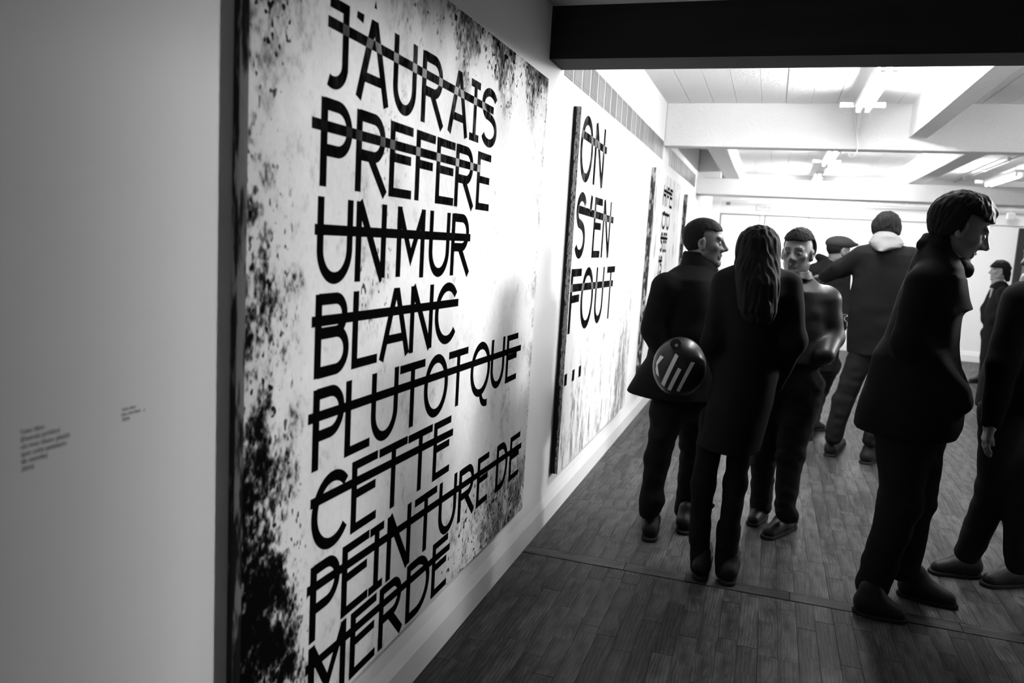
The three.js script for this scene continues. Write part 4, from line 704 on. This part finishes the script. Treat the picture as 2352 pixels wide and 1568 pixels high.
// ---------------------------------------------------------------- far end of the room
{
  const z = ZB;
  struct('trim_2', rbox(0.12, 2.215, z, XR, 2.41, z + 0.05, 0.004), wallPaint, 'white header board above the doors');
  struct('trim_3', rbox(0, 0, z, 0.13, 2.6, z + 0.09, 0.004), wallPaint, 'white corner post beside the exit door');
  const doorM = std(0.78, 0.5), seam = std(0.1, 0.9);
  for (const [n, x0, x1] of [['door_1', 0.16, 0.8], ['door_2', 0.9, 1.6]]) {
    const d = new THREE.Group(); d.name = n; d.position.set(x0, 0, z); d.userData.kind = 'structure'; d.userData.label = 'flush white door leaf under the exit sign'; scene.add(d);
    mesh('leaf', rbox(0, 0.01, 0.0, x1 - x0, 2.195, 0.03, 0.004), doorM, d); mesh('reveal', box(-0.012, 0, 0, x1 - x0 + 0.012, 2.207, 0.006), seam, d); mesh('handle', cyl([x1 - x0 - 0.07, 1.02, 0.06], [x1 - x0 - 0.18, 1.02, 0.06], 0.009, 10), std(0.4, 0.3, { metalness: 0.8 }), d);
    mesh('handle_stem', cyl([x1 - x0 - 0.07, 1.02, 0.02], [x1 - x0 - 0.07, 1.02, 0.066], 0.01, 10), std(0.4, 0.3, { metalness: 0.8 }), d);
  }
  const s = thing('exit_sign', [0.875, 2.29, z + 0.05], 'small white plate reading SORTIE above the doors', 'sign');
  mesh('plate', rbox(-0.13, 0, 0, 0.13, 0.115, 0.03, 0.004), std(0.7, 0.5), s);
  const tg = new TextGeometry('SORTIE', { font, size: 0.045, depth: 0.002, curveSegments: 3 }); tg.computeBoundingBox(); tg.translate(-tg.boundingBox.max.x / 2, 0.022, 0.03); mesh('lettering', tg, std(0.12, 0.8), s);
  const v = thing('wall_vent', [0.26, 2.36, z + 0.05], 'tiny dark junction box near the corner post', 'vent'); mesh('cover', rbox(-0.03, 0, 0, 0.03, 0.05, 0.02, 0.003), std(0.12, 0.7), v); mesh('knockout', cyl([0, 0.025, 0.018], [0, 0.025, 0.024], 0.012, 12), std(0.3, 0.6), v);
  // lighting rail with small floods
  const r = thing('lighting_rail', [0.15, 2.44, z + 0.25], 'long white truss rail running the width of the end wall', 'rail');
  const steel = std(0.75, 0.45); mesh('top_rail', cyl([0, 0.1, 0], [XR - 0.2, 0.1, 0], 0.014, 10), steel, r); mesh('lower_rail', cyl([0, 0, 0.05], [XR - 0.2, 0, 0.05], 0.012, 10), steel, r); mesh('lower_rail', cyl([0, 0, -0.05], [XR - 0.2, 0, -0.05], 0.012, 10), steel, r);
  for (let k = 0; k < 26; k++) { const a = k * 0.235; mesh('strut', cyl([a, 0.1, 0], [a + 0.118, 0, 0.05], 0.006, 6), steel, r); mesh('strut', cyl([a + 0.118, 0, 0.05], [a + 0.235, 0.1, 0], 0.006, 6), steel, r); }
  for (const x of [0.6, 3.0, 5.4]) mesh('wall_arm', cyl([x, 0.05, 0], [x, 0.05, -0.25], 0.008, 8), steel, r);
  for (const [x, lab] of [[4.52, 'small white floodlight clipped to the truss rail'], [5.15, 'white floodlight on the truss rail above the framed panel']]) {
    const o = thing('floodlight', [x, 2.3, z + 0.32], lab, 'floodlight'); mesh('housing', rbox(-0.055, 0, -0.03, 0.055, 0.1, 0.03, 0.012), steel, o); mesh('yoke', cyl([0, 0.09, 0], [0, 0.15, -0.02], 0.008, 8), steel, o); mesh('lens', rbox(-0.04, 0.015, 0.03, 0.04, 0.085, 0.034, 0.002), std(0.5, 0.2), o);
  }
  const f = thing('framed_panel', [5.5, 0.12, z + 0.06], 'tall black-framed grey panel hung on the end wall behind the short-haired woman', 'frame');
  mesh('frame', mergeGeometries([box(-0.78, 0, 0, -0.68, 2.06, 0.05), box(0.68, 0, 0, 0.78, 2.06, 0.05), box(-0.68, 0, 0, 0.68, 0.1, 0.05), box(-0.68, 1.96, 0, 0.68, 2.06, 0.05)]), black, f); mesh('panel', box(-0.68, 0.1, 0.004, 0.68, 1.96, 0.02), std(0.2, 0.7), f);
  // supply cables of the first fitting, dropping down the crossbeam
  const cab = thing('electric_cable', [0, 2.45, -7.66], 'white supply cables dropping from the front fitting and looping under the crossbeam', 'cable'), q = (p) => [p[0], p[1] - 2.45, p[2] + 7.66];
  mesh('cable', tube([[1.63, 2.874, -7.66], [1.643, 2.758, -7.675], [1.666, 2.647, -7.68], [1.687, 2.517, -7.68], [1.673, 2.45, -7.69], [1.641, 2.445, -7.72], [1.615, 2.487, -7.76]].map(q), 0.006), whiteGloss, cab);
  mesh('cable', tube([[1.655, 2.863, -7.66], [1.662, 2.776, -7.675], [1.674, 2.666, -7.68], [1.693, 2.524, -7.68]].map(q), 0.006), whiteGloss, cab); mesh('cable', tube([[1.681, 2.848, -7.66], [1.68, 2.768, -7.67], [1.676, 2.68, -7.675]].map(q), 0.005), whiteGloss, cab);
  const con = thing('conduit', [3.72, 2.8, -12.5], 'thin grey conduit clipped to the ceiling beside the far fitting', 'conduit'); mesh('pipe', cyl([0, 0.06, 1.8], [0, 0.06, -1.9], 0.012, 10), std(0.3, 0.5), con); for (const k of [-1.2, 0, 1.2]) mesh('clip', rbox(-0.02, 0.04, k - 0.012, 0.02, 0.1, k + 0.012, 0.003), steel, con);
}
shade(scene);
renderer.render(scene, camera);
